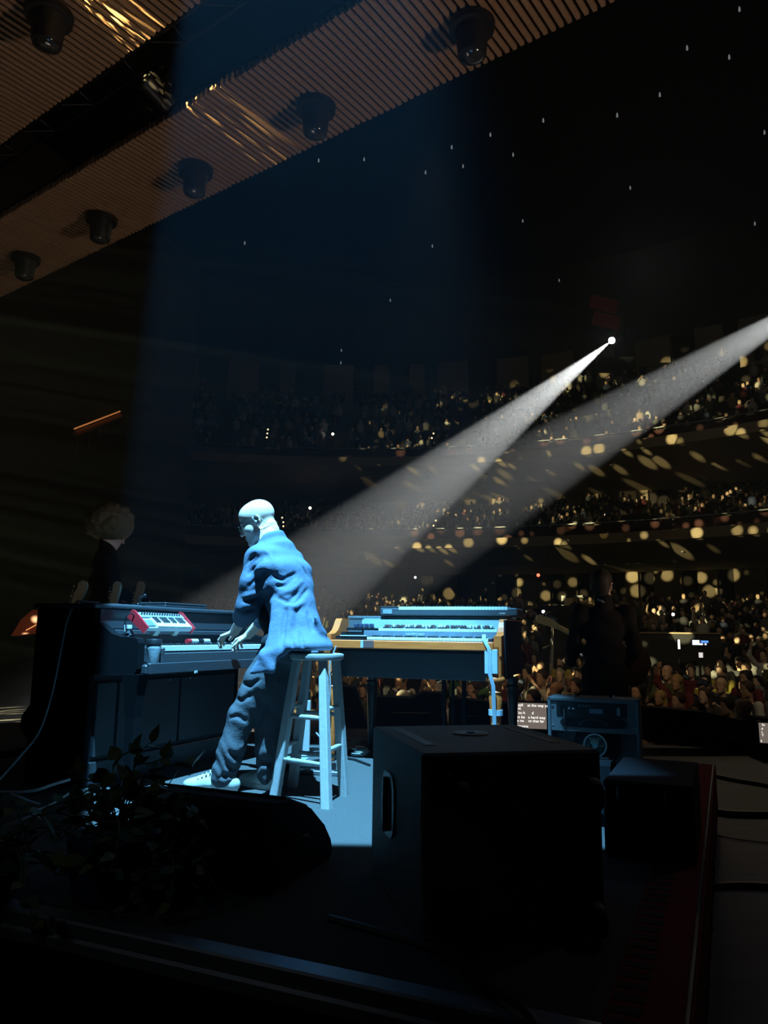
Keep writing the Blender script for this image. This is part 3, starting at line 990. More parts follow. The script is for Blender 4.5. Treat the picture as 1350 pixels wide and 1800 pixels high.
MB().box((.625, .13, .667), (1.15, .02, .20), bev=.003).build('apron', APRON, og)
MB().box((.625, .41, .585), (1.15, .56, .03)).build('bottom_board', BLK, og)
MB().box((.625, .005, .795), (1.15, .05, .058), bev=.006).build('key_rail', WOOD, og)
MB().box((.34, -.023, .797), (.075, .008, .05), bev=.002).build('taped_patch', mat('brown_patch', (.16, .07, .06), .6), og)
MB().box((.292, -.023, .797), (.02, .008, .052), bev=.002).build('tape_strip', TAPE, og)
MB().box((.625, .53, .985), (1.19, .38, .022), bev=.005).build('lid', APRON, og)
MB().box((.69, .345, .965), (1.06, .012, .03), bev=.002).build('lid_lip', mat('teal_lip', (.25, .32, .33), .45), og)
# manuals
MB().box((.625, .10, .823), (1.14, .17, .01)).build('lower_key_bed', BLK, og)
keybed(og, .31, 36, .0236, .022, .135, .846, .02, names=('lower_white_keys', 'lower_black_keys'))
MB().box((.71, .170, .868), (.96, .012, .045), bev=.002).build('upper_rail', mat('blue_grey_rail', (.16, .19, .22), .3), og)
keybed(og, .34, 36, .0236, .168, .13, .907, .018, names=('upper_white_keys', 'upper_black_keys'))
for (x0, y0, z, nm) in ((.07, .03, .842, 'lower_preset_keys'), (.09, .17, .90, 'upper_preset_keys')):
    m = MB()
    for i in range(9):
        m.box((x0 + .013 + i * .0245, y0 + .06, z), (.021, .12, .018), bev=.001)
    m.build(nm, EBONY, og, kind='stuff')
MB().box((.18, .10, .852), (.20, .03, .006), bev=.001).build('preset_label_strip', WHITE, og)
MB().box((.69, .31, .935), (1.06, .02, .07), rot=Matrix.Rotation(R_(-20), 3, 'X')).build('drawbar_panel', mat('teal_grey_panel', (.22, .27, .28), .4), og)
m, m2 = MB(), MB()
for i in range(38):
    x = .36 + i * .0205 + (.012 if i > 18 else 0)
    ext = rr_.choice((.0, .015, .03, .045))
    (m if rr_.random() < .55 else m2).box((x, .285 - ext, .925), (.013, .022, .02), bev=.003)
    m2.box((x, .30 - ext / 2, .925), (.008, .03 + ext, .006))
m.build('drawbar_tips', WHITE, og, kind='stuff')
m2.build('drawbar_stems', mat('brown_drawbars', (.12, .06, .05), .4), og, kind='stuff')
for x in (.05, .09, .13, .17):
    MB().box((x + .08, .27, .925), (.03, .03, .03), bev=.004).build('rocker_switch', mat('dark_blue_switch', (.04, .05, .09), .4), og)
text('maker_lettering', 'HAMMOND', .026, mat('silver_letters', (.6, .65, .68), .4), og, Matrix.Translation((.615, .1635, .868)) @ Matrix.Rotation(R_(90), 4, 'X'))
# posts and legs
for x in (.0, 1.155):
    MB().box((x + .045, .045, .70), (.09, .09, .21), bev=.012).build('corner_post', WOOD, og)
    MB().lathe([(.055, .0), (.062, .012), (.062, .028), (.052, .04)], (x + .045, .045, .565), 20).build('post_foot', WOOD, og, True)
turn = [(.021, 0), (.025, .01), (.030, .25), (.038, .40), (.045, .47), (.040, .49), (.046, .505), (.034, .52), (.042, .545), (.042, .575)]
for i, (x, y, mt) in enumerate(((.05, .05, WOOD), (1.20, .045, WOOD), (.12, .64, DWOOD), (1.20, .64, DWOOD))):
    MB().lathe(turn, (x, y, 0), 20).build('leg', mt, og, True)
cb = thing('taped_cable_bundle', 'pale blue cable bundle taped down the organ\'s right front post and leg', 'cable', OO, ORZ)
for i, dx in enumerate((-.0085, .0, .0085)):
    MB().tube([(1.13 + dx, .03, .87), (1.14 + dx, -.02, .84), (1.175 + dx, -.030, .78), (1.18 + dx, -.030, .62), (1.20 + dx, -.028, .55), (1.20 + dx, -.012, .44), (1.20 + dx, .012, .20), (1.20 + dx, .016, .03)], .0042, 6).build('cable_strand', TAPE, cb, True)
MB().box((1.185, -.012, .70), (.085, .014, .155), bev=.003).build('tape_pad', TAPE, cb)
MB().lathe([(.047, 0), (.047, .035)], (1.20, .045, .36), 16).build('tape_band', TAPE, cb)
MB().lathe([(.035, 0), (.035, .04)], (1.20, .045, .10), 16).build('tape_band', TAPE, cb)

kb = thing('slim_keyboard', 'slim black keyboard lying on top of the organ', 'keyboard', OF(.30, .30, .997), ORZ)
MB().box((.50, .13, .030), (1.0, .26, .055), bev=.008).build('body', KM, kb)
MB().box((.07, .05, .062), (.14, .09, .012), bev=.003).build('control_block', BLK, kb)
MB().box((.06, -.002, .03), (.07, .006, .03), bev=.002).build('port_plate', mat('port_plate', (.25, .28, .3), .4), kb)
keybed(kb, .145, 35, .0226, -.001, .13, .066, .022)
text('maker_lettering', 'NORD', .014, WHITE, kb, Matrix.Translation((.90, -.002, .02)) @ Matrix.Rotation(R_(90), 4, 'X'))

# things on the floor behind the stool and under the organ
sd = thing('keyboard_stand', 'two dark upright posts of a stand behind the organ', 'stand', OF(.68, .95, 0), ORZ)
for x in (-.075, .0, .085):
    MB().tube([(x, 0, 0.012), (x, 0, .92)], .011 if x == 0 else .018, 8).build('post', BLKM, sd, True)
MB().box((0, 0, .93), (.30, .05, .03), bev=.005).build('top_bar', BLKM, sd)
MB().box((0, 0, .008), (.34, .25, .015), bev=.003).build('base_plate', BLKM, sd)
wp = onz(537, 1328, 0)
ps = thing('pedal_post', 'pale blue-grey post on a flat foot, seen between the stool legs', 'stand', wp)
MB().box((0, 0, .20), (.05, .05, .38), .3, bev=.008).build('post', STOOLP, ps)
MB().box((0, 0, .006), (.16, .12, .012), .3, bev=.003).build('foot', ALU, ps)
MB().box((.0, 0, .42), (.04, .04, .08), .3, bev=.006).build('collar', BLKM, ps)
MB().box((.02, .03, .72), (.10, .06, .05), .1, bev=.006).build('head_box', mat('blue_box', (.2, .24, .3), .5), ps)
MB().tube([(0, 0, .4), (.02, .03, .72)], .014, 8).build('rod', BLKM, ps)
vp = thing('volume_pedal', 'tan tilted foot pedal on the floor right of the stool', 'pedal', onz(617, 1322, 0), R_(-30))
MB().box((0, 0, .015), (.11, .26, .03), bev=.004).build('base', BLKM, vp)
MB().box((0, .0, .058), (.10, .25, .012), rot=Matrix.Rotation(R_(14), 3, 'X'), bev=.003).build('treadle', mat('tan_treadle', (.32, .25, .2), .6), vp)
pb = thing('pedal_board', 'low dark pedal board on the carpet behind the stool', 'pedal', onz(530, 1352, 0), R_(-18))
MB().box((0, 0, .02), (.42, .16, .04), bev=.005).build('board', BLKM, pb)
for x in (-.15, -.02):
    MB().box((x, 0, .053), (.09, .12, .026), bev=.005).build('effect_box', mat('teal_box', (.25, .4, .42), .4), pb)
    MB().lathe([(.012, 0), (.010, .015)], (x, -.03, .066), 10).build('foot_switch', CHROME, pb)
sp = thing('floor_strip', 'flat pale power strip lying on the carpet behind the stool', 'power strip', onz(567, 1362, 0), R_(-14))
MB().box((0, 0, .014), (.30, .06, .026), bev=.004).build('strip', ALU, sp)
for i in range(4):
    MB().box((-.1 + i * .065, 0, .028), (.035, .035, .004)).build('socket', BLK, sp)
cl = onz(633, 1330, 0)
for j, (rr, lb) in enumerate(((.055, 'pale blue-white cable coiled on the carpet by the big cabinet'),)):
    P = [cl + Vector((math.cos(t * .5) * (rr + .012 * math.sin(t * .37)), math.sin(t * .5) * (rr + .008 * math.cos(t * .9)), .008 + .0035 * t / 4)) for t in range(60)]
    tag(MB().tube(P, .005, 6).build('coiled_cable', WCABLE, None, True), lb, 'cable')
cable('white_lead', [onz(560, 1360, .004), onz(580, 1330, .06), onz(566, 1300, .10), onz(556, 1288, .14)], .006, WCABLE, 'short white lead standing up behind the stool')
cable('white_lead', [OF(.10, -.02, .78), OF(.06, -.05, .66), OF(.08, -.05, .5), OF(.06, -.04, .3), OF(.05, -.06, .05), OF(.12, -.1, .006)], .006, WCABLE, 'white lead hanging from the left corner of the organ')
for i, (pxs, lb) in enumerate((([(455, 1345), (520, 1322), (600, 1312), (660, 1330)], 'black cable lying behind the stool, nearest the organ'), ([(470, 1362), (540, 1338), (610, 1330), (650, 1345)], 'black cable lying behind the stool, nearest the stool legs'))):
    cable('black_cable', [onz(x, y, .008) for x, y in pxs], .008, BCABLE, lb)

# ------------------------------------------------------------------ bass cabinet with castors on its back
sc = thing('subwoofer_cabinet', 'large black speckled bass speaker cabinet with castors on its near side', 'speaker', (.122, 2.34, 0), R_(13))
W_, D_, H_ = .58, .68, .52
MB().box((W_ / 2, D_ / 2, H_ / 2), (W_, D_, H_), bev=.008).build('cabinet', SUBM, sc)
for x in (.075, W_ - .075):
    MB().box((x, D_ / 2 + .03, H_ - .001), (.035, D_ * .62, .006), bev=.0015).build('skid_groove', BLK, sc)
MB().lathe([(.064, 0), (.064, .004), (.058, .006)], (.30, .42, H_ - .001), 32).build('socket_plate', mat('dull_plate', (.15, .17, .16), .5, .4), sc)
MB().lathe([(.014, 0), (.014, .008)], (.30, .42, H_), 16).build('pole_socket', BLK, sc)
text('plate_lettering', 'audiotechnik', .014, mat('plate_print', (.05, .06, .06), .6), sc, Matrix.Translation((.30, .385, H_ + .0056)))
# handle in the left side: a rim round a dark slot, with a bar
def slot(rx, rz, n=28):
    P = []
    for i in range(n):
        a_ = 2 * math.pi * i / n
        P.append((rx * math.copysign(abs(math.cos(a_)) ** .6, math.cos(a_)), rz * math.copysign(abs(math.sin(a_)) ** .6, math.sin(a_))))
    return P
out_, inn = slot(.088, .105), slot(.062, .085)
vs, fs, n_ = [], [], 28
for (P, x) in ((out_, .001), (out_, -.006), (inn, -.006), (inn, .001)):
    vs += [(x, D_ * .60 + a_, .295 + b_) for a_, b_ in P]
for i in range(3):
    for q in range(n_):
        fs.append((i * n_ + q, i * n_ + (q + 1) % n_, i * n_ + n_ + (q + 1) % n_, i * n_ + n_ + q))
MB().add(vs, fs).build('handle_rim', mat('handle_plastic', (.07, .075, .08), .35), sc)
m = MB()
m.add([(-.0015, D_ * .60 + a_, .295 + b_) for a_, b_ in inn], [tuple(range(n_))])
m.build('handle_recess', DARKV, sc)
MB().tube([(-.012, D_ * .60, .295 - .088), (-.014, D_ * .60, .295), (-.012, D_ * .60, .295 + .088)], .010, 8).build('handle_bar', mat('handle_bar', (.06, .065, .07), .35), sc, True)
TYRE = mat('castor_tyre', (.03, .032, .036), .5)
for x, z in ((.085, H_ - .085), (W_ - .085, H_ - .085), (.085, .085), (W_ - .085, .085)):
    ca = MB().box((x, -.004, z), (.12, .008, .10), bev=.002).build('castor', BLKM, sc)
    MB().lathe([(.032, 0), (.036, .008), (.028, .02)], (x, -.008, z), 18, Matrix.Rotation(R_(90), 3, 'X')).build('castor_swivel', BLKM, ca, True)
    for k_ in (-1, 1):
        MB().box((x + k_ * .024 + .01, -.055, z - .022), (.005, .075, .05), bev=.002).build('castor_fork', BLKM, ca)
    MB().lathe([(.030, -.017), (.048, -.014), (.05, 0), (.048, .014), (.030, .017)], (x + .01, -.082, z - .03), 20, Matrix.Rotation(R_(90), 3, 'Y')).build('castor_wheel', TYRE, ca, True)
    MB().tube([(x - .022, -.082, z - .03), (x + .042, -.082, z - .03)], .006, 8).build('castor_axle', CHROME, ca)
PL = mat('label_grey', (.20, .20, .24), .6)
rl = MB().box((.400, -.0015, .135), (.062, .003, .052)).build('rating_label', PL, sc)
MB().box((.400, -.0022, .147), (.05, .003, .006)).build('label_line', mat('label_blue', (.02, .03, .12), .6), rl)
MB().box((.400, -.0022, .125), (.05, .003, .012)).build('label_line', mat('label_blue_2', (.02, .03, .12), .6), rl)
text('model_lettering', 'B6-SUB', .030, PL, sc, Matrix.Translation((.398, -.001, .195)) @ Matrix.Rotation(R_(90), 4, 'X'))
for i, z in enumerate((.178, .170)):
    MB().box((.40, -.001, z), (.055, .002, .003)).build('small_print', PL, sc)
cable('black_cable', [RF(.25, .9, .03), RF(.2, .5, .02), RF(.05, .35, .012), RF(-.06, .2, .03), RF(-.10, .1, -.2), RF(-.2, .0, -.385)], .012, BCABLE, 'black cable over the riser edge in front of the bass cabinet')

# ------------------------------------------------------------------ stage monitors
wprof = [(-.06, .0), (.40, .0), (.43, .03), (.415, .075), (.36, .14), (.25, .222), (.10, .277), (.0, .286), (-.03, .268), (-.075, .06)]
def wedge(name, loc, rz, label, w_):
    t_ = thing(name, label, 'stage monitor', loc, rz)
    # local: X along the width to the left, Y towards the grille
    M = Matrix(((0, 0, -1, 0), (1, 0, 0, 0), (0, 1, 0, 0), (0, 0, 0, 1)))
    MB().prism(wprof, w_, M).build('cabinet', BLKF, t_)
    g = [(.445, .035), (.43, .08), (.372, .150), (.258, .232), (.105, .287), (.104, .280), (.255, .225), (.365, .145), (.42, .078), (.437, .035)]
    MB().prism(list(reversed(g)), w_ - .05, Matrix.Translation((-.025, 0, 0)) @ M).build('grille', mat('grille_mesh', (.03, .03, .033), .5, .5, bump=.6, bscale=300), t_)
    MB().tube([(.004, .08, .12), (.012, .11, .14), (.012, .2, .14), (.004, .23, .12)], .008, 8).build('side_handle', BLKM, t_, True)
    return t_
wedge('monitor_wedge', (-.36, 2.76, 0), RA, 'black stage monitor wedge on the carpet in front of the pianist\'s shoes', .60)
wedge('monitor_wedge', RF(1.95, .30), RA, 'black stage monitor wedge in the dark at the riser\'s right edge', .62)
bx = thing('flight_case', 'black case with a raised lid standing in the dark by the riser\'s right edge', 'case', (.90, 3.22, 0), R_(-24))
MB().box((.17, .33, .13), (.34, .66, .26), bev=.01).build('case_base', BLKF, bx)
MB().box((.17, .33, .28), (.34, .66, .035), bev=.008).build('case_lid', BLKF, bx)
for x in (.08, .26):
    MB().box((x, -.006, .25), (.05, .012, .05), bev=.003).build('latch', BLKM, bx)

# ------------------------------------------------------------------ guitar amplifier seen from behind
AM = thing('guitar_amplifier', 'open-backed black guitar amplifier with a round speaker label, behind the bass cabinet', 'amplifier', (1.045, 4.93, 0), R_(-21))
AW, AD, AH = .55, .25, .49
TOLEX = mat('black_tolex', (.17, .175, .185), .6, var=.3, scale=120, bump=.4, bscale=200)
for (c, d_, nm) in (((.01, AD / 2, AH / 2), (.02, AD, AH), 'side_board'), ((AW - .01, AD / 2, AH / 2), (.02, AD, AH), 'side_board'), ((AW / 2, AD / 2, AH - .01), (AW, AD, .02), 'top_board'), ((AW / 2, AD / 2, .01), (AW, AD, .02), 'bottom_board'), ((AW / 2, AD - .01, AH / 2), (AW - .04, .02, AH - .04), 'front_baffle')):
    MB().box(c, d_, bev=.004).build(nm, TOLEX, AM)
m = MB()
z0, z1 = AH - .205, AH - .012
ov = [(AW / 2 + .20 * math.copysign(min(1, abs(math.cos(a_)) ** .5), math.cos(a_)), AH - .148 + .032 * math.sin(a_)) for a_ in [2 * math.pi * i / 24 for i in range(24)]]
m.box((AW / 2, .018, (z0 + z1) / 2), (AW - .03, .016, z1 - z0), bev=.003)
m.build('rear_panel', TOLEX, AM)
MB().prism([(x, z) for x, z in ov], .004, Matrix(((1, 0, 0, 0), (0, 0, -1, .0095), (0, 1, 0, 0), (0, 0, 0, 1)))).build('vent_plate', mat('vent_plate', (.025, .027, .03), .4), AM)
m = MB()
for i in range(9):
    z = AH - .174 + i * .0065
    m.box((AW / 2, .004, z), (.37, .003, .0025))
m.build('vent_slits', BLKM, AM, kind='stuff')
GPL = mat('grey_print', (.35, .37, .4), .6)
for i in range(11):
    a_ = R_(20 + 14 * i)
    MB().box((AW / 2 + .085 * math.cos(a_), .0035, AH - .172 + .045 * math.sin(a_)), (.012, .002, .003), rot=Matrix.Rotation(-(a_ - math.pi / 2), 3, 'Y')).build('dial_mark', GPL, AM)
sk = MB().box((AW / 2 - .01, .008, AH - .070), (.42, .006, .085), bev=.003).build('socket_panel', BLK, AM)
MB().box((AW / 2 + .02, .004, AH - .077), (.08, .003, .028)).build('serial_label', mat('blue_grey_label', (.2, .25, .33), .5), sk)
text('amp_lettering', 'JET BLACK', .016, GPL, sk, Matrix.Translation((AW / 2 - .05, .0045, AH - .047)) @ Matrix.Rotation(R_(90), 4, 'X'))
for x in (.135, .16):
    MB().lathe([(.009, 0), (.009, .006), (.004, .007)], (x, .006, AH - .062), 12, Matrix.Rotation(R_(90), 3, 'X')).build('jack_socket', CHROME, sk)
MB().lathe([(.018, 0), (.018, .01)], (.095, .006, AH - .062), 18, Matrix.Rotation(R_(90), 3, 'X')).build('fan_grille', BLKM, sk)
MB().box((.43, .002, AH - .072), (.022, .012, .05), bev=.004).build('power_plug', mat('plug', (.3, .4, .4), .4), sk)
for (x, z) in ((.03, AH - .06), (.03, AH - .17), (AW - .03, AH - .06), (AW - .03, AH - .17)):
    MB().lathe([(.007, 0), (.007, .004)], (x, .011, z), 10, Matrix.Rotation(R_(90), 3, 'X')).build('screw', CHROME, AM)
RX = Matrix.Rotation(R_(90), 3, 'X')
bk = MB().lathe([(.135, 0), (.14, .01), (.13, .02), (.07, .09), (.055, .10)], (AW / 2, .215, AH - 0.290), 28, RX).build('speaker_basket', mat('basket_metal', (.12, .13, .14), .4, .6), AM, True)
MB().lathe([(.072, 0), (.074, .004), (.074, .034), (.070, .038)], (AW / 2, .125, AH - 0.290), 28, RX).build('speaker_magnet', BLKM, bk)
MB().lathe([(.072, 0), (.072, .003), (.063, .003), (.063, .0)], (AW / 2, .087, AH - 0.290), 28, RX).build('label_rim', mat('white_label_rim', (.75, .78, .78), .5), bk)
MB().lathe([(.062, 0), (.062, .002)], (AW / 2, .0868, AH - 0.290), 28, RX).build('speaker_label', mat('green_black_label', (.02, .05, .05), .5), bk)
LBL = mat('label_print', (.75, .8, .62), .5)
text('label_lettering', 'CELESTION', .0145, LBL, bk, Matrix.Translation((AW / 2 - .002, .0845, AH - 0.251)) @ Matrix.Rotation(R_(90), 4, 'X'))
MB().box((AW / 2 - .003, .0845, AH - 0.271), (.05, .0015, .026)).build('label_block', mat('pale_green_block', (.42, .5, .36), .6), bk)
for dx in (-.042, .038):
    text('label_lettering', '16' if dx < 0 else 'OHM', .013, LBL, bk, Matrix.Translation((AW / 2 + dx, .0843, AH - 0.292)) @ Matrix.Rotation(R_(90), 4, 'X'))
MB().lathe([(.017, 0), (.017, .003)], (AW / 2, .0845, AH - 0.292), 18, RX).build('label_centre', mat('pale_blue_dot', (.35, .6, .7), .5), bk)
MB().tube([(AW / 2 - .11, AD / 2, AH + .004), (AW / 2 - .08, AD / 2, AH + .024), (AW / 2 + .08, AD / 2, AH + .024), (AW / 2 + .11, AD / 2, AH + .004)], .009, 8).build('carry_handle', BLKF, AM, True)
for x in (.16, .40):
    MB().lathe([(.006, 0), (.006, .02)], (x, .06, AH), 8).build('handle_stud', CHROME, AM)
cable('black_cable', [Vector((1.045, 4.93, AH - .07)) + Vector((.093, -.04, 0)), Vector((1.13, 4.85, .35)), Vector((1.14, 4.84, .28)), Vector((1.10, 4.86, .22)), Vector((1.06, 4.80, .05)), Vector((1.0, 4.7, .006))], .004, BCABLE, 'thin black lead hanging down the back of the amplifier')

# ------------------------------------------------------------------ guitars on a rack behind the piano
GBODY = mat('guitar_sunburst', (.20, .05, .02), .25)
MAPLE = mat('maple_neck', (.42, .34, .22), .4, var=.15, scale=20, stretch=(8, 8, 1))
def guitar_outline():
    P = [(0, 0), (.10, .01), (.155, .06), (.16, .13), (.125, .20), (.12, .25), (.14, .31), (.13, .38), (.085, .43), (.07, .41), (.06, .36), (.03, .335), (-.03, .335), (-.055, .36), (-.075, .42), (-.12, .40), (-.135, .33), (-.115, .26), (-.125, .20), (-.16, .13), (-.155, .06), (-.10, .01)]
    return P
def guitar(loc, M3, label, body=GBODY, head=MAPLE, group=None):
    g = thing('electric_guitar', label, 'guitar', (0, 0, 0), 0, group)
    g.matrix_world = Matrix.Translation(loc) @ M3.to_4x4()
    T = Matrix(((1, 0, 0, 0), (0, 0, -1, .02), (0, 1, 0, 0), (0, 0, 0, 1)))
    gbd = MB().prism(guitar_outline(), .042, T).build('guitar_body', body, g)
    MB().prism([(-.09, .06), (.10, .10), (.09, .26), (-.02, .30), (-.09, .25)], .003, T @ Matrix.Translation((0, 0, .042))).build('pickguard', CREAM, gbd)
    for z in (.12, .19, .26):
        MB().box((0, -.028, z), (.075, .012, .018), bev=.003).build('pickup', BLK, gbd)
    MB().box((0, -.030, .07), (.08, .016, .04), bev=.003).build('bridge', CHROME, gbd)
    nk = MB().box((0, -.018, .60), (.046, .026, .56), bev=.008).build('neck', head, g)
    MB().box((0, -.033, .60), (.044, .005, .56), bev=.001).build('fingerboard', mat('rosewood', (.10, .05, .03), .5), nk)
    hp = [(-.022, .87), (.022, .87), (.028, .90), (.030, .93), (.046, 1.0), (.052, 1.045), (.035, 1.075), (.0, 1.08), (-.024, 1.055), (-.022, 1.02), (-.034, .99), (-.036, .93)]
    hs_ = MB().prism(hp, .016, T @ Matrix.Translation((0, 0, .024))).build('headstock', head, g)
    for i in range(6):
        z = .915 + i * .023
        x = -.036 + .0 * i
        MB().tube([(x + .01, -.012, z), (x - .014, -.012, z)], .004, 6).build('tuner_shaft', CHROME, hs_)
        MB().ball((x - .02, -.012, z), (.009, .005, .007), 8).build('tuning_peg', CHROME, hs_, True)
    return g
for i, (px, py, dep, lean, lb) in enumerate(((150, 1021, 5.20, 12, 'guitar behind the piano, its leftmost headstock of three, tilted'), (209, 1022, 5.42, 3, 'guitar behind the piano, middle headstock of three'), (250, 1022, 5.85, 3, 'guitar behind the piano, rightmost headstock of three, nearest the curly musician\'s far side'))):
    h = at(px, py, dep)
    M3 = Matrix.Rotation(R_(lean), 3, 'Y') @ Matrix.Rotation(R_(-28 if i else -15), 3, 'Z')
    base = h - M3 @ Vector((0.01, 0, 1.08))
    guitar(base, M3, lb, group=None)
gr = thing('guitar_rack', 'low black guitar rack behind the piano', 'rack', PF(.45, -.80, 0), PRZ)
for x in (-.55, .55):
    MB().tube([(x, -.18, .01), (x, -.1, .10), (x, .1, .10), (x, .18, .01)], .015, 8).build('rack_foot', BLKM, gr, True)
for y in (-.06, .06):
    MB().tube([(-.55, y, .105), (.55, y, .105)], .014, 8).build('rack_rail', BLKM, gr)

# ------------------------------------------------------------------ plants at the riser's near left corner
LEAFC = [mat('leaf_green', (.055, .11, .03), .45, var=.3), mat('leaf_dark_green', (.03, .07, .025), .45, var=.3), mat('leaf_yellow_green', (.12, .15, .03), .45, var=.3)]
def leaf_mesh(m_):
    vs, fs = [], []
    n = 6
    for i in range(n + 1):
        t = i / n
        wd = .5 * math.sin(math.pi * min(1, t * 1.02) ** .75) * (1 - .25 * t)
        zz = -.10 * t * t
        vs += [(t, -wd * .75, zz + .06 * wd), (t, 0, zz), (t, wd * .75, zz + .06 * wd)]
    for i in range(n):
        a_ = i * 3
        fs += [(a_, a_ + 3, a_ + 4, a_ + 1), (a_ + 1, a_ + 4, a_ + 5, a_ + 2)]
    b_ = len(vs)
    vs += [(x, y, z - .012) for x, y, z in vs]
    fs += [tuple(reversed([b_ + q for q in f])) for f in fs]
    return MB().add(vs, fs).mesh('leaf', m_, True)
LM = [leaf_mesh(q) for q in LEAFC]
def put_leaf(parent, base, dr, size, rnd, roll=0):
    o = link('leaf', rnd.choice(LM), parent)
    x = Vector(dr).normalized()
    y = Vector((0, 0, 1)).cross(x)
    y = y.normalized() if y.length > .05 else Vector((0, 1, 0))
    z = x.cross(y)
    R3 = Matrix((x, y, z)).transposed() @ Matrix.Rotation(roll, 3, 'X')
    o.matrix_local = Matrix.Translation(base) @ R3.to_4x4() @ Matrix.Scale(size, 4)
def plant(name, loc, label, pot_mat, pot_r, pot_h, vines, seed, spread, hgt, lsize):
    rnd = random.Random(seed)
    t_ = thing(name, label, 'plant', loc)
    MB().lathe([(pot_r * .72, 0), (pot_r * .8, .02), (pot_r, pot_h * .9), (pot_r * 1.03, pot_h), (pot_r * .9, pot_h), (pot_r * .88, pot_h * .92)], n=24).build('pot', pot_mat, t_, True)
    for v_ in vines:
        # v_: list of local points the vine follows
        P = [Vector((0, 0, pot_h * .9))] + [Vector(q) for q in v_]
        for _ in range(2):
            Q = [P[0]]
            for a_, b_ in zip(P, P[1:]):
                Q += [a_ * .75 + b_ * .25, a_ * .25 + b_ * .75]
            P = Q + [P[-1]]
        MB().tube(P, .003, 5).build('stem', mat('stem_green', (.05, .08, .02), .6) if 'stem_green' not in bpy.data.materials else bpy.data.materials['stem_green'], t_)
        L = 0
        side = 1
        for a_, b_ in zip(P[2:], P[3:]):
            L += (b_ - a_).length
            if L > .045:
                L = 0
                side = -side
                d_ = (b_ - a_).normalized()
                sd_ = Vector((-d_.y, d_.x, 0)) * side + Vector((rnd.uniform(-.5, .5), rnd.uniform(-.5, .5), rnd.uniform(-.2, .6)))
                put_leaf(t_, b_, d_ * .4 + sd_, lsize * rnd.uniform(.7, 1.25), rnd, rnd.uniform(-.9, .9))
        put_leaf(t_, P[-1], (P[-1] - P[-2]) + Vector((0, 0, .01)), lsize * rnd.uniform(.8, 1.1), rnd, rnd.uniform(-.5, .5))
    return t_
def vines(seed, n, reach, up, droop, a0=0, a1=360):
    rnd = random.Random(seed)
    V = []
    for i in range(n):
        a_ = R_(a0 + (a1 - a0) * (i + rnd.random()) / n)
        r_ = reach * rnd.uniform(.55, 1)
        h_ = up * rnd.uniform(.4, 1.15)
        V.append([(math.cos(a_) * r_ * .35, math.sin(a_) * r_ * .35, h_), (math.cos(a_ + .2) * r_ * .7, math.sin(a_ + .2) * r_ * .7, h_ * .95), (math.cos(a_ + .1) * r_, math.sin(a_ + .1) * r_, h_ - droop * rnd.random())])
    return V
BLUEPOT = mat('dark_blue_cloth_pot', (.02, .035, .09), .85, bump=.3, bscale=50)
p1 = onz(190, 1580, 0)
plant('trailing_pothos', (p1.x, p1.y, 0), 'leafy trailing pothos in a dark blue pot at the near left of the riser', BLUEPOT, .14, .20, vines(3, 16, .34, .33, .14) + vines(9, 9, .22, .40, .06) + [[(.05, .1, .36), (.12, .18, .40), (.20, .22, .38)], [(.1, .05, .34), (.2, .06, .33), (.27, .06, .26), (.28, .05, .16)], [(.02, .12, .38), (.0, .2, .42), (.04, .25, .46)], [(-.05, .12, .38), (-.08, .2, .40), (-.02, .24, .44)]], 11, .3, .3, .072)
p2 = onz(-40, 1590, 0)
plant('dark_ivy', (p2.x, p2.y + .02, 0), 'dense dark ivy in a black pot at the left edge of the riser', BLK, .13, .17, vines(21, 20, .40, .26, .22), 12, .3, .3, .060)
p3 = onz(250, 1655, -.06)
plant('small_fern_plant', (p3.x + .03, p3.y + .12, 0), 'small dark bushy plant in front of the pothos on the riser edge', BLK, .07, .09, vines(31, 16, .19, .16, .12), 13, .2, .2, .045)
# ------------------------------------------------------------------ red runner along the riser's right edge
REDR = mat('red_rug_pile', (.20, .022, .02), .95, var=.3, scale=60, bump=.5, bscale=150, spec=.1)
rg = thing('red_runner', 'dark red runner with a barred border along the riser\'s right edge, fringe hanging down', 'rug', RO + r2 * .095, RA)
m = MB()
m.box((-.085, 1.95, .004), (.17, 4.1, .008), bev=.002)
m.build('pile', REDR, rg)
m = MB()
m.box((.018, 1.95, -.10), (.008, 4.1, .215), bev=.002)
m.build('overhang', REDR, rg)
BARM = mat('rug_bar_weave', (.028, .012, .014), .95)
for i in range(58):
    MB().box((-.125, .02 + i * .069, .0085), (.075, .034, .003)).build('border_bar', BARM, rg)
m = MB()
for i in range(150):
    y = -.09 + i * .0273
    a_ = random.uniform(-.01, .01)
    m.add([(.016, y - .007, -.20), (.016, y + .007, -.20), (.024, y, -.20), (.018 + a_, y + a_, -.275)], [(0, 1, 3), (1, 2, 3), (2, 0, 3), (0, 2, 1)])
m.build('fringe', mat('dark_fringe', (.02, .012, .012), .95), rg, kind='stuff')

# ------------------------------------------------------------------ stage floor cables on the right
ZS = -.392
for i, (P, r_, lb) in enumerate((([(1245, 1362), (1290, 1372), (1330, 1378), (1400, 1392)], .022, 'thick black cable crossing the stage floor at right, farthest back'), ([(1245, 1425), (1280, 1432), (1330, 1433), (1400, 1432)], .03, 'thick black cable crossing the stage floor at right, middle of three'), ([(1245, 1560), (1300, 1556), (1360, 1560)], .022, 'thick black cable crossing the stage floor at right, nearest'), ([(1255, 1467), (1300, 1476), (1360, 1482)], .005, 'thin pale cable on the stage floor at right'))):
    cable('thin_pale_cable' if i == 3 else 'floor_cable', [onz(x, y, ZS + r_ * .2) for x, y in P], r_, WCABLE if i == 3 else BCABLE, lb)

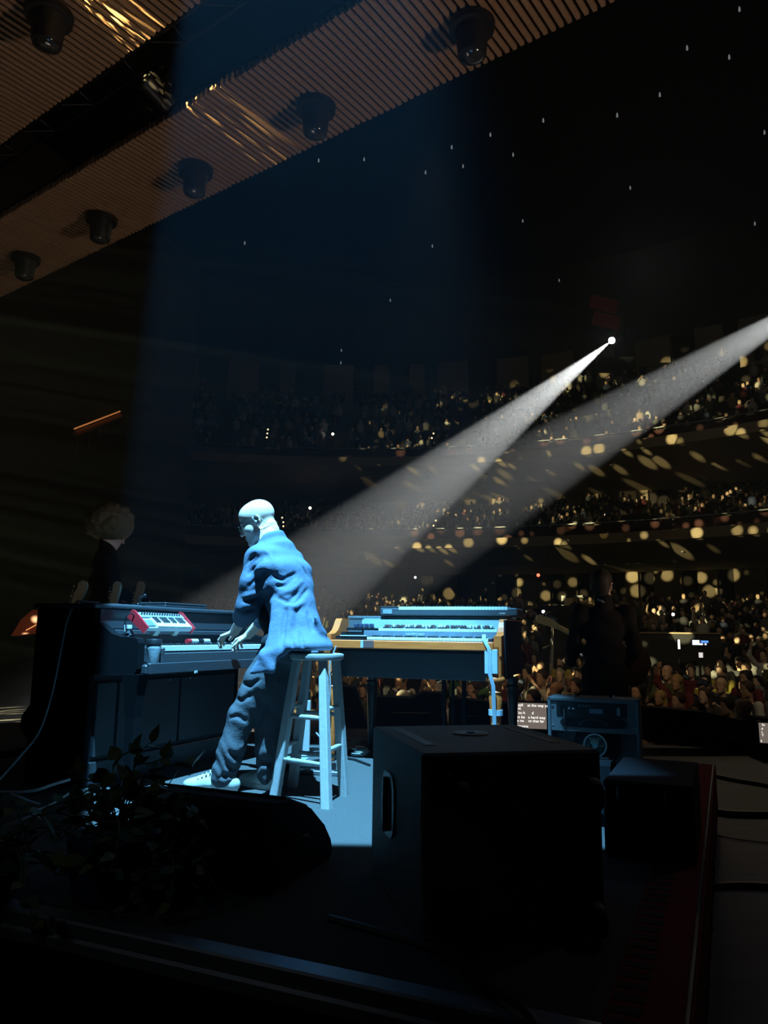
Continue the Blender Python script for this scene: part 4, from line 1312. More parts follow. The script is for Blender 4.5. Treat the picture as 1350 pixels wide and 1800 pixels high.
# ------------------------------------------------------------------ along the front of the stage
def prompter(px0, px1, py0, py1, dep, lines, label, rz):
    a_, b_ = at(px0, py0, dep), at(px1, py1, dep)
    w_, h_ = abs(b_.x - a_.x) / math.cos(rz), (a_.z - b_.z) * 1.1
    t_ = thing('teleprompter', label, 'screen', ((a_.x + b_.x) / 2, dep, b_.z), rz)
    tilt = Matrix.Rotation(R_(-20), 4, 'X')
    MB().box((0, .03, h_ / 2), (w_ + .05, .05, h_ + .05), bev=.006).build('bezel', BLK, t_).matrix_local = tilt
    o = MB().box((0, .002, h_ / 2), (w_, .004, h_)).build('display', mat('lit_display', (.02, .02, .02), .4, emit=.165, ecol=(1.0, .83, .70)), t_)
    o.matrix_local = tilt
    LT = mat('lit_letters', (1, 1, 1), .4, emit=1.6, ecol=(1, .97, .92))
    for (tx, x, y) in lines:
        text('lyric_line', tx, h_ * .15, LT, o, Matrix.Translation((-w_ / 2 + x * w_, -.002, y * h_)) @ Matrix.Rotation(R_(90), 4, 'X'), align='LEFT')
    MB().box((0, .12, -.10), (w_ * .8, .22, .25), bev=.01).build('stand', BLK, t_)
    return t_
prompter(903, 960, 1238, 1281, 8.7, [('I still    at the way you', .07, .90), ('did.', .07, .77), ('You h      d', .07, .60), ("I've be   a hard way", .04, .43), ('To ne    ot that far', .03, .29), ('Someone', .0, .08)], 'grey lit lyric screen behind the organ leg at the front of the stage', R_(-12))
prompter(1340, 1400, 1274, 1308, 8.3, [('So', .08, .90), ('d', .06, .70), ('L', .06, .52), ('T', .06, .36), ('S', .02, .08)], 'lyric screen cut off at the right edge, at the front of the stage', R_(-24))
def front_box(poly_px, dep, depth, label, zb=-.40):
    """black cabinet on the stage lip: its front outline stands on the floor at a depth"""
    P = [at(x, y, dep) for x, y in poly_px]
    t_ = thing('front_cabinet', label, 'speaker')
    pts = [(q.x, q.z) for q in P]
    lo = min(q[1] for q in pts)
    pts = [(x, zb if z == lo or abs(z - lo) < .03 else z) for x, z in pts]
    M = Matrix(((1, 0, 0, 0), (0, 0, 1, dep), (0, 1, 0, 0), (0, 0, 0, 1)))
    MB().prism(list(reversed(pts)), depth, M).build('cabinet', BLKF, t_)
    x0, x1 = min(q[0] for q in pts), max(q[0] for q in pts)
    MB().box(((x0 + x1) / 2, dep - .006, -.15), ((x1 - x0) * .5, .012, .02), bev=.003).build('rear_handle', BLKM, t_)
    return t_
front_box([(560, 1215), (575, 1205), (625, 1208), (648, 1268), (560, 1266)], 10.6, .4, 'sloping black wedge cabinet at the stage front left of the organ leg')
front_box([(655, 1225), (724, 1228), (745, 1217), (780, 1219), (790, 1277), (655, 1272)], 10.2, .4, 'low black wedge cabinet at the stage front under the organ')
front_box([(795, 1228), (860, 1234), (864, 1285), (792, 1280)], 9.9, .4, 'black box cabinet at the stage front beside the taped organ leg')
front_box([(868, 1236), (975, 1240), (975, 1293), (868, 1288)], 9.7, .35, 'black box cabinet at the stage front behind the lyric screen')
front_box([(1140, 1243), (1240, 1252), (1332, 1272), (1332, 1318), (1140, 1304)], 8.9, .35, 'long low black cabinet at the stage front right of the amplifier')
front_box([(1337, 1262), (1420, 1268), (1420, 1322), (1337, 1318)], 8.45, .35, 'black cabinet at the stage front behind the cut-off lyric screen')
cabs = bpy.data.objects['front_cabinet.004']
q_ = at(1281, 1295, 8.89)
MB().box((q_.x, 8.885, q_.z), (.12, .006, .03)).build('paper_label', mat('grey_paper_label', (.4, .42, .40), .7), cabs)
q_ = at(1255, 1288, 8.89)
MB().box((q_.x, 8.89, q_.z), (.75, .006, .008)).build('edge_trim', ALU, cabs)

# ------------------------------------------------------------------ house-left details
ob = thing('lit_side_rail', 'sloping orange-lit timber rail of a side box, high at left', 'rail', at(212, 731, 30))
dv = at(132, 763, 26) - at(212, 731, 30)
MB().tube([(0, 0, 0), dv], .10, 4).build('rail_beam', mat('orange_timber', (.35, .12, .04), .5), ob)
MB().tube([Vector((0, -.1, .16)), dv + Vector((0, -.1, .16))], .03, 4).build('lit_edge_strip', mat('orange_edge_glow', (.5, .2, .05), .5, emit=.35, ecol=(1, .35, .1)), ob)  # glowing strip added for the orange-lit edge of the rail
for k_ in range(5):
    q = dv * (k_ / 4)
    MB().box(q + Vector((0, .1, -.5)), (.06, .06, 1.0)).build('post', DWOOD, ob)
rb = thing('red_lit_steps', 'red-lit stair side with a row of tiny lamps, beyond the piano at far left', 'stairs', at(55, 1095, 13))
MB().prism([(-.32, -.22), (.12, -.16), (.16, .18), (.0, .22), (-.18, .05)], .3, Matrix(((1, 0, 0, 0), (0, 0, 1, 0), (0, 1, 0, 0), (0, 0, 0, 1)))).build('stair_side', mat('red_glow_panel', (.12, .02, .01), .6, emit=.03, ecol=(1, .16, .05)), rb)  # red light on the stair side put in as emission
for k_ in range(9):
    MB().ball((-.06 + k_ * .024, -.02, -.12 + k_ * .014), .010, 6).build('step_lamp', mat('orange_pin', (1, .5, .2), .5, emit=1.5, ecol=(1, .4, .15)) if 'orange_pin' not in bpy.data.materials else bpy.data.materials['orange_pin'], rb)

# ================================================================== PEOPLE
def V3(*a):
    return np.array(a, np.float32)
def unit(v):
    v = np.array(v, np.float32)
    return v / np.linalg.norm(v)

def head_sdf(S, c, f, up, sc=1.0, ear=True, k=.012):
    """a head: c = centre between the ears, f = where the face points, up = crown"""
    f = unit(f); l = unit(np.cross(up, f)); u = np.cross(f, l)
    A = [f, l, u]
    def p(x, y, z):
        return np.array(c) + (f * x + l * y + u * z) * sc
    def E(x, y, z, rx, ry, rz, kk=k, cut=False):
        S.ell(p(x, y, z), (rx * sc, ry * sc, rz * sc), A, kk, cut)
    def Cc(a, b, ra, rb=None, kk=k, cut=False):
        S.cap(p(*a), p(*b), ra * sc, None if rb is None else rb * sc, kk, cut)
    E(-.012, 0, .040, .098, .076, .086)                   # cranium
    E(.040, 0, .048, .058, .062, .058, .03)               # forehead
    E(.038, 0, -.040, .055, .056, .075, .03)              # face
    for s_ in (-1, 1):
        Cc((.005, s_ * .052, -.066), (.068, s_ * .020, -.105), .018, .016, .022)   # jaw
        E(.058, s_ * .038, -.030, .026, .020, .022, .03)                          # cheekbone
    E(.082, 0, -.106, .019, .024, .018, .018)             # chin
    E(.074, 0, -.066, .024, .032, .026, .02)              # mouth mound
    for s_ in (-1, 1):
        Cc((.083, s_ * .040, .014), (.094, s_ * .008, .017), .009, .008, .014)    # brow
        E(.094, s_ * .031, -.004, .014, .017, .012, .010, True)                   # eye socket
        E(.079, s_ * .031, -.004, .014, .015, .012, .005)                         # eyeball and lids
    Cc((.094, 0, .010), (.116, 0, -.036), .008, .012, .010)  # nose
    for s_ in (-1, 1):
        E(.104, s_ * .012, -.040, .010, .007, .007, .006)
    Cc((.096, -.018, -.069), (.096, .018, -.069), .006, None, .006)
    Cc((.094, -.016, -.081), (.094, .016, -.081), .0065, None, .006)
    Cc((.103, -.02, -.075), (.103, .02, -.075), .0025, None, .003, True)
    if ear:
        for s_ in (-1, 1):
            rim = [(.006, .076, -.012), (.004, .082, .014), (-.012, .087, .024), (-.028, .088, .010), (-.026, .086, -.014), (-.014, .080, -.034), (-.002, .077, -.038)]
            rim = [(x, s_ * y, z) for x, y, z in rim]
            for a, b in zip(rim, rim[1:]):
                Cc(a, b, .0055, None, .004)
            E(-.012, s_ * .076, -.006, .017, .006, .026, .006)
            E(-.008, s_ * .084, -.010, .009, .006, .014, .004, True)
    return p, A

def hand_sdf(S, wrist, d, nrm, side, curl=(.3, .5, .4), spread=.10, sc=1.0, thumb_open=.7):
    """wrist point, d = towards the knuckles, nrm = back of the hand, side: +1 thumb lies on d x nrm"""
    d = unit(d); nrm = unit(nrm - d * float(np.dot(nrm, d))); t = np.cross(d, nrm) * side
    W = np.array(wrist)
    P = lambda x, y, z: W + (d * x + t * y + nrm * z) * sc
    lens = [(.040, .024, .020), (.044, .028, .021), (.041, .026, .020), (.032, .020, .018)]
    for i in range(4):
        y = .030 - i * .0195
        S.cap(P(.005, y * .55, 0), P(.085 - abs(i - 1) * .004, y, .003), .015 * sc, .0115 * sc, .010)
        a = spread * (1.2 - i * .8)
        q = P(.085 - abs(i - 1) * .004, y, .003)
        dd = d * math.cos(a) + t * math.sin(a)
        ang = 0
        for j in range(3):
            ang += curl[j] * (1 + .08 * i)
            v = dd * math.cos(ang) - nrm * math.sin(ang)
            r0 = (.0098 - .0007 * j) * sc * (.9 if i == 3 else 1)
            q2 = q + v * lens[i][j] * sc
            S.cap(q, q2, r0, r0 * .93, .004)
            q = q2
    a0 = P(.015, .022, -.006)
    v = d * math.cos(thumb_open) + t * math.sin(thumb_open) - nrm * .25
    a1 = a0 + unit(v) * .042 * sc
    v2 = d * math.cos(thumb_open * .5) + t * math.sin(thumb_open * .5) - nrm * .35
    a2 = a1 + unit(v2) * .034 * sc
    a3 = a2 + unit(v2 + d * .25) * .026 * sc
    S.cap(a0, a1, .016 * sc, .0125 * sc, .008)
    S.cap(a1, a2, .0118 * sc, .0108 * sc, .004)
    S.cap(a2, a3, .0108 * sc, .0088 * sc, .004)

# ------------------------------------------------------------------ the pianist
def A3(px, py, d):
    return np.array(at(px, py, d), np.float32)
PO = Vector((-.62, 4.42, 0))
pf = unit((-.86, .51, 0))                      # where his chest points
pl = unit((-.51, -.86, 0))                     # his left
HF, HU = unit((-.955, .10, -.40)), unit((-.40, .0, .92))
hc = A3(454, 917, 4.50)
S = SDF((-1.28, 4.0, .62), (-.12, 5.25, 1.72), .0042)
hp_, HA = head_sdf(S, hc, HF, HU, 1.03)
# neck, nape folds, trunk, arms, hands
S.cap(hp_(-.035, 0, -.05), A3(480, 955, 4.47), .060, .066, .025)
S.cap(hp_(-.078, -.040, -.045), hp_(-.078, .040, -.045), .012, None, .02)
S.cap(hp_(-.080, -.035, -.075), hp_(-.080, .035, -.075), .012, None, .02)
S.cap(hp_(-.01, .03, -.08), A3(466, 958, 4.42), .028, .03, .02)
for (px, py, d, ra, rb, rc) in ((484, 985, 4.48, .09, .12, .06), (496, 1005, 4.46, .09, .12, .12), (502, 1050, 4.44, .085, .11, .12), (510, 1105, 4.40, .09, .11, .12)):
    S.ell(A3(px, py, d), (ra, rb, rc), [pf, pl, unit((0, 0, 1))], .04)
Lsh, Lel, Lwr = A3(452, 985, 4.41), A3(438, 1067, 4.40), A3(412, 1111, 4.71)
Rsh, Rel, Rwr = A3(500, 992, 4.66), A3(478, 1072, 4.84), A3(437, 1116, 4.98)
S.chain([Lsh, Lel, Lwr], [.052, .043, .028], .02)
S.chain([Lel, Lel * .5 + Lwr * .5], [.044, .040], .02)
S.chain([Rsh, Rel, Rwr], [.052, .043, .028], .02)
hand_sdf(S, Lwr, unit((-.80, .42, -.28)), unit((.05, -.25, .97)), 1, (.42, .55, .35), .12)
hand_sdf(S, Rwr, unit((-.72, .45, -.35)), unit((.0, -.15, .98)), -1, (.40, .55, .35), .10)
body = link('person', S.mesh('person_body', SKIN, PO))
body.location = PO
tag(body, 'bald man with glasses in a blue jacket leaning over the piano keys', 'person')

S = SDF((-1.15, 3.95, .55), (-.02, 5.15, 1.50), .0058)
up_ = unit((0, 0, 1))
spine = [(526, 1128, 4.33, .150, .165, .11), (519, 1096, 4.36, .142, .150, .11), (511, 1062, 4.39, .138, .155, .11), (504, 1030, 4.42, .142, .185, .10), (497, 1002, 4.44, .145, .212, .09), (487, 976, 4.47, .115, .200, .06)]
for (px, py, d, ra, rb, rc) in spine:
    S.ell(A3(px, py, d), (ra, rb, rc), [pf, pl, up_], .05)
S.cap(A3(482, 955, 4.48), A3(487, 968, 4.48), .080, .10, .03)
# collar standing round the neck, its back high, its front low
n0 = A3(476, 948, 4.475)
nt_ = unit((-.28, .12, .95))
S.cap(n0 - nt_ * .055, n0 - nt_ * .005, .115, .072, .03)
for i in range(20):
    a, b = [2 * math.pi * q / 20 for q in (i, i + 1)]
    def cp(a):
        return n0 + pf * (.064 * math.cos(a) - .006) + pl * (.066 * math.sin(a)) + up_ * (.010 - .034 * math.cos(a))
    S.cap(cp(a), cp(b), .0085, None, .006)
    S.cap(cp(a) - up_ * .018, cp(b) - up_ * .018, .012, None, .012)
S.cap(hp_(-.035, 0, -.05), n0 + up_ * .01, .060, .058, .005, True)
# shoulders and sleeves
S.ell(Lsh, (.070, .070, .080), None, .045)
S.ell(Rsh, (.078, .078, .085), None, .045)
cufL = Lel * .60 + Lwr * .40
cufR = Rel * .60 + Rwr * .40
S.chain([Lsh, A3(446, 1024, 4.385), Lel, cufL], [.068, .076, .073, .060], .03)
S.chain([Rsh, Rel, cufR], [.078, .070, .057], .03)
for (c_, e_) in ((cufL, Lel), (cufR, Rel)):
    v = unit(c_ - e_)
    S.cap(c_ - v * .030, c_ - v * .002, .061, .060, .004)
    S.cap(c_ - v * .075, c_ - v * .055, .066, .066, .010)
# back of the skirt spreading over the stool, left front panel hanging down
S.ell(A3(530, 1136, 4.30), (.165, .20, .07), [pf, pl, up_], .04)
S.half(A3(530, 1143, 4.28), (0, .0, -1), .004)
fl = lambda x, y, d: A3(x, y, d)
for tr_ in ((fl(484, 1060, 4.26), fl(516, 1060, 4.24), fl(498, 1148, 4.15)), (fl(484, 1060, 4.26), fl(498, 1148, 4.15), fl(462, 1150, 4.14)), (fl(462, 1150, 4.14), fl(494, 1142, 4.13), fl(478, 1178, 4.12)), (fl(462, 1150, 4.14), fl(478, 1178, 4.12), fl(441, 1183, 4.13)), (fl(555, 1085, 4.24), fl(563, 1110, 4.25), fl(571, 1113, 4.28))):
    S.tri(*tr_, .011, .035)
# folds: the surface is found along the line of sight, then creased or raised along it
def surf(S, px, py):
    o, r = np.array((0, 0, CH), np.float32), np.array(ray(px, py), np.float32)
    for t in np.arange(3.9, 5.1, .004):
        q = o + r * (t / r[1])
        i = np.round((q - S.lo) / S.h).astype(int)
        if (i >= 0).all() and (i < S.n).all() and S.d[tuple(i)] < 0:
            return q
    return None
def crease(S, pts, r, k=.012, cut=True, sink=0.0):
    Q = []
    for (x0, y0), (x1, y1) in zip(pts, pts[1:]):
        for t in np.linspace(0, 1, 9)[:-1]:
            Q.append((x0 + (x1 - x0) * t, y0 + (y1 - y0) * t))
    Q.append(pts[-1])
    P = [surf(S, *q) for q in Q]
    P = [p + np.array((0, sink, 0), np.float32) for p in P if p is not None]
    P = [P[0]] + [(P[i - 1] + P[i] + P[i + 1]) / 3 for i in range(1, len(P) - 1)] + [P[-1]] if len(P) > 2 else P
    n = len(P)
    for i in range(n - 1):
        if np.linalg.norm(P[i + 1] - P[i]) > .06:
            continue
        e = [r * math.sin(math.pi * (.12 + .76 * (i + q) / n)) for q in (0, 1)]
        S.cap(P[i], P[i + 1], e[0], e[1], k, cut)
for pts, r in (([(482, 1012), (497, 1020), (520, 1008)], .013), ([(486, 1030), (500, 1030), (520, 1014)], .014), ([(490, 1052), (507, 1058), (526, 1040)], .014), ([(508, 1066), (522, 1058), (542, 1035)], .012),
               ([(505, 1062), (499, 1100), (495, 1142)], .012), ([(476, 1085), (468, 1120), (462, 1150)], .009), ([(540, 1075), (545, 1092), (549, 1112)], .007), ([(534, 1142), (531, 1128), (527, 1112)], .010), ([(515, 1140), (513, 1120)], .007),
               ([(433, 992), (441, 982), (450, 972)], .008), ([(435, 1012), (446, 998), (460, 985)], .009), ([(437, 1032), (450, 1018), (466, 1003)], .010), ([(428, 1058), (440, 1054), (460, 1046)], .013), ([(424, 1076), (436, 1072), (448, 1070)], .011),
               ([(522, 985), (534, 1000), (541, 1015)], .006)):
    crease(S, pts, r * (.68 if pts[0][0] > 470 else .5))
for pts, r in (([(463, 967), (475, 976), (482, 990), (485, 1004)], .006), ([(427, 1049), (445, 1044), (468, 1034)], .012), ([(492, 1045), (512, 1038), (530, 1022)], .010), ([(500, 1066), (518, 1068), (534, 1058)], .009)):
    crease(S, pts, r, .014, False, .004)
S.warp(lambda P: .0009 * np.sin(P[:, 2] * 50 + 6 * np.sin(P[:, 0] * 13)) * np.sin(P[:, 0] * 40 + P[:, 1] * 31))
S.blur(2)
jk = link('jacket', S.mesh('jacket', NAVY, PO), body)
S2 = SDF((-1.15, 3.95, .70), (-.02, 5.15, 1.50), .009)
for (px, py, d, ra, rb, rc) in ((497, 1000, 4.50, .10, .15, .10), (490, 1040, 4.48, .11, .15, .11), (492, 1085, 4.44, .11, .14, .12), (500, 1130, 4.40, .12, .15, .08)):
    S2.ell(A3(px, py, d), (ra, rb, rc), [pf, pl, up_], .04)
sh_ = link('shirt', S2.mesh('shirt', SHIRTB, PO), body)
sh_['label'] = 'black shirt under the jacket'
jk['label'] = 'blue cotton jacket with rolled sleeves'

S = SDF((-1.2, 3.95, .02), (-.10, 4.85, .98), .0062)
hipL, knL, anL = A3(490, 1135, 4.43), A3(424, 1262, 4.40), V3(-.865, 4.375, .085)
hipR, knR, anR = A3(500, 1135, 4.45), A3(470, 1262, 4.47), V3(-.625, 4.47, .085)
S.ell(A3(508, 1135, 4.37), (.12, .155, .10), [pf, pl, up_], .03)
S.chain([hipL, hipL * .5 + knL * .5, knL, knL * .45 + anL * .55, anL], [.092, .090, .074, .072, .070], .03)
S.chain([hipR, hipR * .5 + knR * .5, knR, knR * .45 + anR * .55, anR], [.105, .092, .074, .072, .070], .03)
S.half((0, 0, .045), (.05, .0, -1), .004)
for pts, r in (([(398, 1345), (412, 1352), (428, 1340)], .012), ([(385, 1368), (400, 1362), (415, 1368)], .010), ([(402, 1322), (415, 1330), (428, 1318)], .010), ([(410, 1225), (425, 1232), (440, 1222)], .010), ([(402, 1262), (416, 1258), (432, 1268)], .009), ([(420, 1200), (440, 1205), (455, 1195)], .010), ([(440, 1290), (432, 1310), (425, 1335)], .010), ([(455, 1330), (465, 1345), (478, 1335)], .010)):
    crease(S, pts, r)
S.warp(lambda P: .0045 * np.exp(-((P[:, 2] - .15) / .12) ** 2) * np.sin(P[:, 2] * 75 + 6 * np.sin(P[:, 0] * 22) + P[:, 1] * 16) + .0035 * np.exp(-((P[:, 2] - .48) / .14) ** 2) * np.sin(P[:, 2] * 40 + P[:, 0] * 45))
S.blur(1)
tr_o = link('trousers', S.mesh('trousers', TROUSER, PO), body)
tr_o['label'] = 'dark denim trousers'

SHOE = mat('pale_shoe_canvas', (.62, .62, .56), .6, bump=.2)
SOLE = mat('white_shoe_sole', (.75, .75, .7), .6)
def shoe(an, toe_dir, nm='shoe'):
    S = SDF(an + V3(-.36, -.36, -.10), an + V3(.36, .36, .14), .0046)
    d = unit(toe_dir); t = V3(-d[1], d[0], 0)
    b = V3(an[0], an[1], .0)
    S.ell(b - d * .045 + up_ * .045, (.052, .040, .045), [d, t, up_], .02)
    S.ell(b + d * .08 + up_ * .045, (.09, .045, .040), [d, t, up_], .03)
    S.ell(b + d * .165 + up_ * .036, (.065, .047, .032), [d, t, up_], .03)
    S.cap(b + up_ * .05, b + up_ * .10, .042, .040, .03)
    S.cap(b + d * .03 + up_ * .085, b + d * .12 + up_ * .06, .025, .022, .02)
    S.half((0, 0, .016), (0, 0, -1), .002)
    o = link(nm, S.mesh(nm, SHOE, PO), body)
    m = MB()
    P = []
    for i in range(24):
        a = 2 * math.pi * i / 24
        x = .075 + .160 * math.cos(a)
        y = (.044 if math.cos(a) > 0 else .040) * math.copysign(abs(math.sin(a)) ** .75, math.sin(a))
        q = b + d * x + t * y
        P.append((q[0] - PO.x, q[1] - PO.y))
    m.prism(P, .022).build('sole', SOLE, o)
    m = MB()
    for i in range(5):
        for s_ in (-1, 1):
            q = b + d * (.045 + i * .022) + t * s_ * (.024 + .002 * i) + up_ * (.108 - i * .0105)
            m.ball(tuple(q - np.array(PO)), .0055, 6)
    m.build('eyelets', BLK, o, kind='stuff')
    m = MB()
    for i in range(5):
        q0, q1, q2 = [b + d * (.045 + i * .022 + (.01 if s_ == 0 else 0)) + t * s_ * .024 + up_ * ((.111 if s_ else .121) - i * .0105) - np.array(PO) for s_ in (-1, 0, 1)]
        m.tube([tuple(q0), tuple(q1), tuple(q2)], .003, 5)
    m.build('laces', WHITE, o, kind='stuff')
shoe(anL, (-.98, .16, 0))
shoe(anR, (-.80, .60, 0))
# glasses and earpiece
g = MB()
PP = lambda x, y, z: tuple(hp_(x, y, z) - np.array(PO))
for s_ in (-1, 1):
    ring_ = [PP(.112 - .004 * abs(math.cos(2 * math.pi * i / 16)), s_ * (.033 + .024 * math.cos(2 * math.pi * i / 16)), -.008 + .018 * math.sin(2 * math.pi * i / 16)) for i in range(17)]
    g.tube(ring_, .0018, 6)
    g.tube([PP(.108, s_ * .057, -.002), PP(.06, s_ * .079, .002), PP(-.005, s_ * .084, .006), PP(-.02, s_ * .084, -.006)], .0018, 6)
g.tube([PP(.110, -.009, -.004), PP(.116, 0, .0), PP(.110, .009, -.004)], .0018, 6)
gl = g.build('glasses', mat('thin_dark_frame', (.05, .045, .04), .3, .5), body, True)
m = MB()
for s_ in (-1, 1):
    m.add([PP(.109, s_ * (.033 + .023 * math.cos(2 * math.pi * i / 16)), -.008 + .017 * math.sin(2 * math.pi * i / 16)) for i in range(16)], [tuple(range(16))])
m.build('lenses', mat('spectacle_glass', (.95, .97, .97), .03, trans=1.0, var=0), gl)
m = MB()
m.ball(PP(-.004, .088, -.012), (.008, .008, .009), 10)
m.tube([PP(-.004, .092, -.008), PP(.008, .092, .016), PP(-.012, .092, .03), PP(-.034, .088, .012), PP(-.05, .07, -.04), PP(-.07, .05, -.075)], .0016, 5)
m.build('earpiece', mat('clear_earpiece', (.6, .65, .68), .15, .2), body, True)

# ------------------------------------------------------------------ figures standing in the dark on stage
def standing(name, loc, yaw, label, hgt, head_f, joints, shirt, trouser, skin=SKIN, hair=None, hair_r=.11, curly=False, h=.011):
    """built facing +Y, feet at z = 0; joints: left/right elbow, wrist in body space"""
    sc = hgt / 1.78
    S = SDF((-.62, -.38, .70), (.62, .62, 1.92), h)
    hcn = V3(0, .02, 1.64)
    hf = unit(head_f)
    hpp, HA_ = head_sdf(S, hcn, hf, V3(0, 0, 1), 1.0)
    S.cap(V3(0, -.01, 1.58), V3(0, -.03, 1.44), .058, .064, .02)
    S.ell(V3(0, -.02, 1.30), (.13, .07, .14), None, .03)
    S.ell(V3(0, -.01, 1.05), (.13, .07, .16), None, .04)
    for (sh, el, wr, nrm, side, hd) in joints:
        S.chain([V3(*sh), V3(*el), V3(*wr)], [.05, .042, .028], .02)
        hand_sdf(S, V3(*wr), V3(*hd), V3(*nrm), side, (.3, .5, .4), .08)
    b = link(name, S.mesh(name, skin))
    S = SDF((-.62, -.38, .78), (.62, .62, 1.62), h)
    for (z, rx, ry, rz) in ((1.40, .17, .095, .07), (1.28, .185, .12, .13), (1.10, .17, .115, .14), (.95, .185, .125, .12)):
        S.ell(V3(0, -.01, z), (rx, ry, rz), None, .05)
    S.cap(V3(0, -.02, 1.46), V3(0, -.018, 1.525), .080, .066, .02)
    for (sh, el, wr, nrm, side, hd) in joints:
        e, w__ = V3(*el), V3(*wr)
        S.ell(V3(*sh), (.068, .068, .075), None, .04)
        S.chain([V3(*sh), e, e * .15 + w__ * .85], [.068, .058, .046], .022)
    S.half((0, 0, .86), (0, 0, -1), .004)
    S.warp(lambda P: .007 * np.sin(P[:, 2] * 36 + P[:, 0] * 22 + 2 * np.sin(P[:, 1] * 18)))
    link('jacket', S.mesh('jacket', shirt), b)
    S = SDF((-.35, -.3, .02), (.35, .3, 1.02), h)
    S.ell(V3(0, -.01, .93), (.165, .115, .10), None, .03)
    for s_ in (-1, 1):
        S.chain([V3(s_ * .09, 0, .90), V3(s_ * .11, .01, .48), V3(s_ * .12, -.02, .08)], [.095, .070, .058], .02)
    S.half((0, 0, .06), (0, 0, -1), .004)
    link('trousers', S.mesh('trousers', trouser), b)
    for s_ in (-1, 1):
        S = SDF((s_ * .12 - .09, -.16, -.01), (s_ * .12 + .09, .24, .14), h)
        S.ell(V3(s_ * .12, -.03, .045), (.042, .06, .045), None, .02)
        S.ell(V3(s_ * .125, .08, .040), (.046, .12, .036), None, .03)
        S.half((0, 0, .0), (0, 0, -1), .003)
        link('shoe', S.mesh('shoe', BLK), b)
    if hair:
        S = SDF((-.30, -.30, 1.40), (.30, .34, 2.0), h)
        if curly:
            S.ell(hcn + V3(0, 0, .055) - hf * .02, (.18, .18, .15), None, .02)
            rnd = random.Random(4)
            for i in range(170):
                a, z = rnd.uniform(0, 6.28), rnd.uniform(-.55, 1)
                r = math.sqrt(max(0, 1 - z * z))
                v = V3(r * math.cos(a), r * math.sin(a), z)
                if np.dot(v, hf) > .45 and z < .35:
                    continue
                S.ell(hcn + V3(0, 0, .055) - hf * .02 + v * V3(.175, .175, .15), rnd.uniform(.018, .036), None, .008)
            S.ell(hcn + hf * .17 - V3(0, 0, .05), (.09, .09, .085), None, .02, True)
            S.half(hcn - V3(0, 0, .07), (0, 0, -1), .02)
        else:
            S.ell(hcn + V3(0, 0, .048) - hf * .020, (.088 + .0, .104, .094), [V3(-hf[1], hf[0], 0), hf, up_], .02)
            S.ell(hcn - hf * .068 - V3(0, 0, .025), (.074, .046, .085), [V3(-hf[1], hf[0], 0), hf, up_], .02)
            S.ell(hcn + hf * .11 - V3(0, 0, .02), (.085, .07, .075), [V3(-hf[1], hf[0], 0), hf, up_], .02, True)
        link('hair', S.mesh('hair', hair), b)
    b.location = loc
    b.rotation_euler = (0, 0, yaw)
    b.scale = (sc, sc, sc)
    return tag(b, label, 'person')

BROWNH = mat('dark_brown_hair', (.035, .024, .016), .7)
SANDH = mat('sandy_curly_hair', (.20, .155, .08), .8, bump=.9, bscale=120)
DIMSKIN = SKIN
# curly-haired musician behind the piano, head bent to the right
cp_ = at(190, 985, 6.1)
standing('person', (cp_.x, cp_.y, .0), R_(-62), 'curly-haired musician in a black jacket standing in the dark behind the piano', 1.79, (.35, .85, -.45), [
    ((-.19, -.02, 1.40), (-.25, .06, 1.14), (-.10, .28, 1.04), (0, -.2, 1), 1, (.7, .6, -.2)),
    ((.19, -.02, 1.40), (.26, .04, 1.14), (.12, .30, 1.08), (0, -.2, 1), -1, (-.7, .6, -.2))], BSUIT, BSUIT, SKIN, SANDH, curly=True)
# guitarist seen from behind
gp = at(1062, 1150, 6.5)
standing('person', (gp.x, gp.y, -.40), R_(-6), 'guitarist in a black jacket seen from behind, standing beyond the amplifier', 1.84, (.30, .95, -.05), [
    ((-.185, -.02, 1.41), (-.245, .02, 1.13), (-.24, .23, 1.00), (-.3, -.3, .9), 1, (-.3, .8, .3)),
    ((.185, -.02, 1.41), (.245, -.02, 1.12), (.20, .22, .98), (.4, 0, .9), -1, (-.6, .7, -.2))], BSUIT, BSUIT, SKIN, BROWNH)
# his guitar: neck to his left, headstock out beyond his elbow
hd, tail = at(946, 1083, 6.75), at(1068, 1148, 6.78)
zax = (hd - tail).normalized()
yax = Vector((0, -1, 0)); yax = (yax - zax * yax.dot(zax)).normalized()
xax = yax.cross(zax)
M3 = Matrix((xax, yax, zax)).transposed()
guitar(hd - zax * 1.07, M3, 'pale-necked electric guitar held by the guitarist beyond the amplifier', mat('guitar_dark_body', (.05, .03, .02), .3), mat('pale_maple', (.65, .52, .30), .4))

# ================================================================== THE AUDIENCE
def edge_y(x):
    E_ = sorted(edge)
    for (xa, ya), (xb, yb) in zip(E_, E_[1:]):
        if xa <= x <= xb:
            return ya + (yb - ya) * (x - xa) / (xb - xa)
    return 7.5
SKINS = [mat('skin_%s' % n, c, .55, var=.1) for n, c in (('pale', (.62, .42, .31)), ('fair', (.55, .35, .24)), ('tan', (.40, .24, .15)), ('brown', (.20, .11, .07)))]
CLOTHS = [(n, mat('cloth_' + n.replace(' ', '_'), c, .9, var=.2)) for n, c in (('black', (.012, .012, .013)), ('charcoal', (.04, .04, .045)), ('navy', (.02, .03, .07)), ('maroon', (.12, .02, .025)), ('grey', (.16, .16, .16)), ('white', (.55, .54, .5)), ('olive', (.07, .075, .03)), ('tan', (.25, .17, .10)), ('yellow', (.50, .42, .08)), ('green', (.04, .13, .05)))]
HAIRS = [(n, mat('hair_' + n, c, .75)) for n, c in (('black', (.010, .009, .008)), ('brown', (.045, .026, .015)), ('blond', (.30, .20, .08)), ('grey', (.28, .27, .25)))]

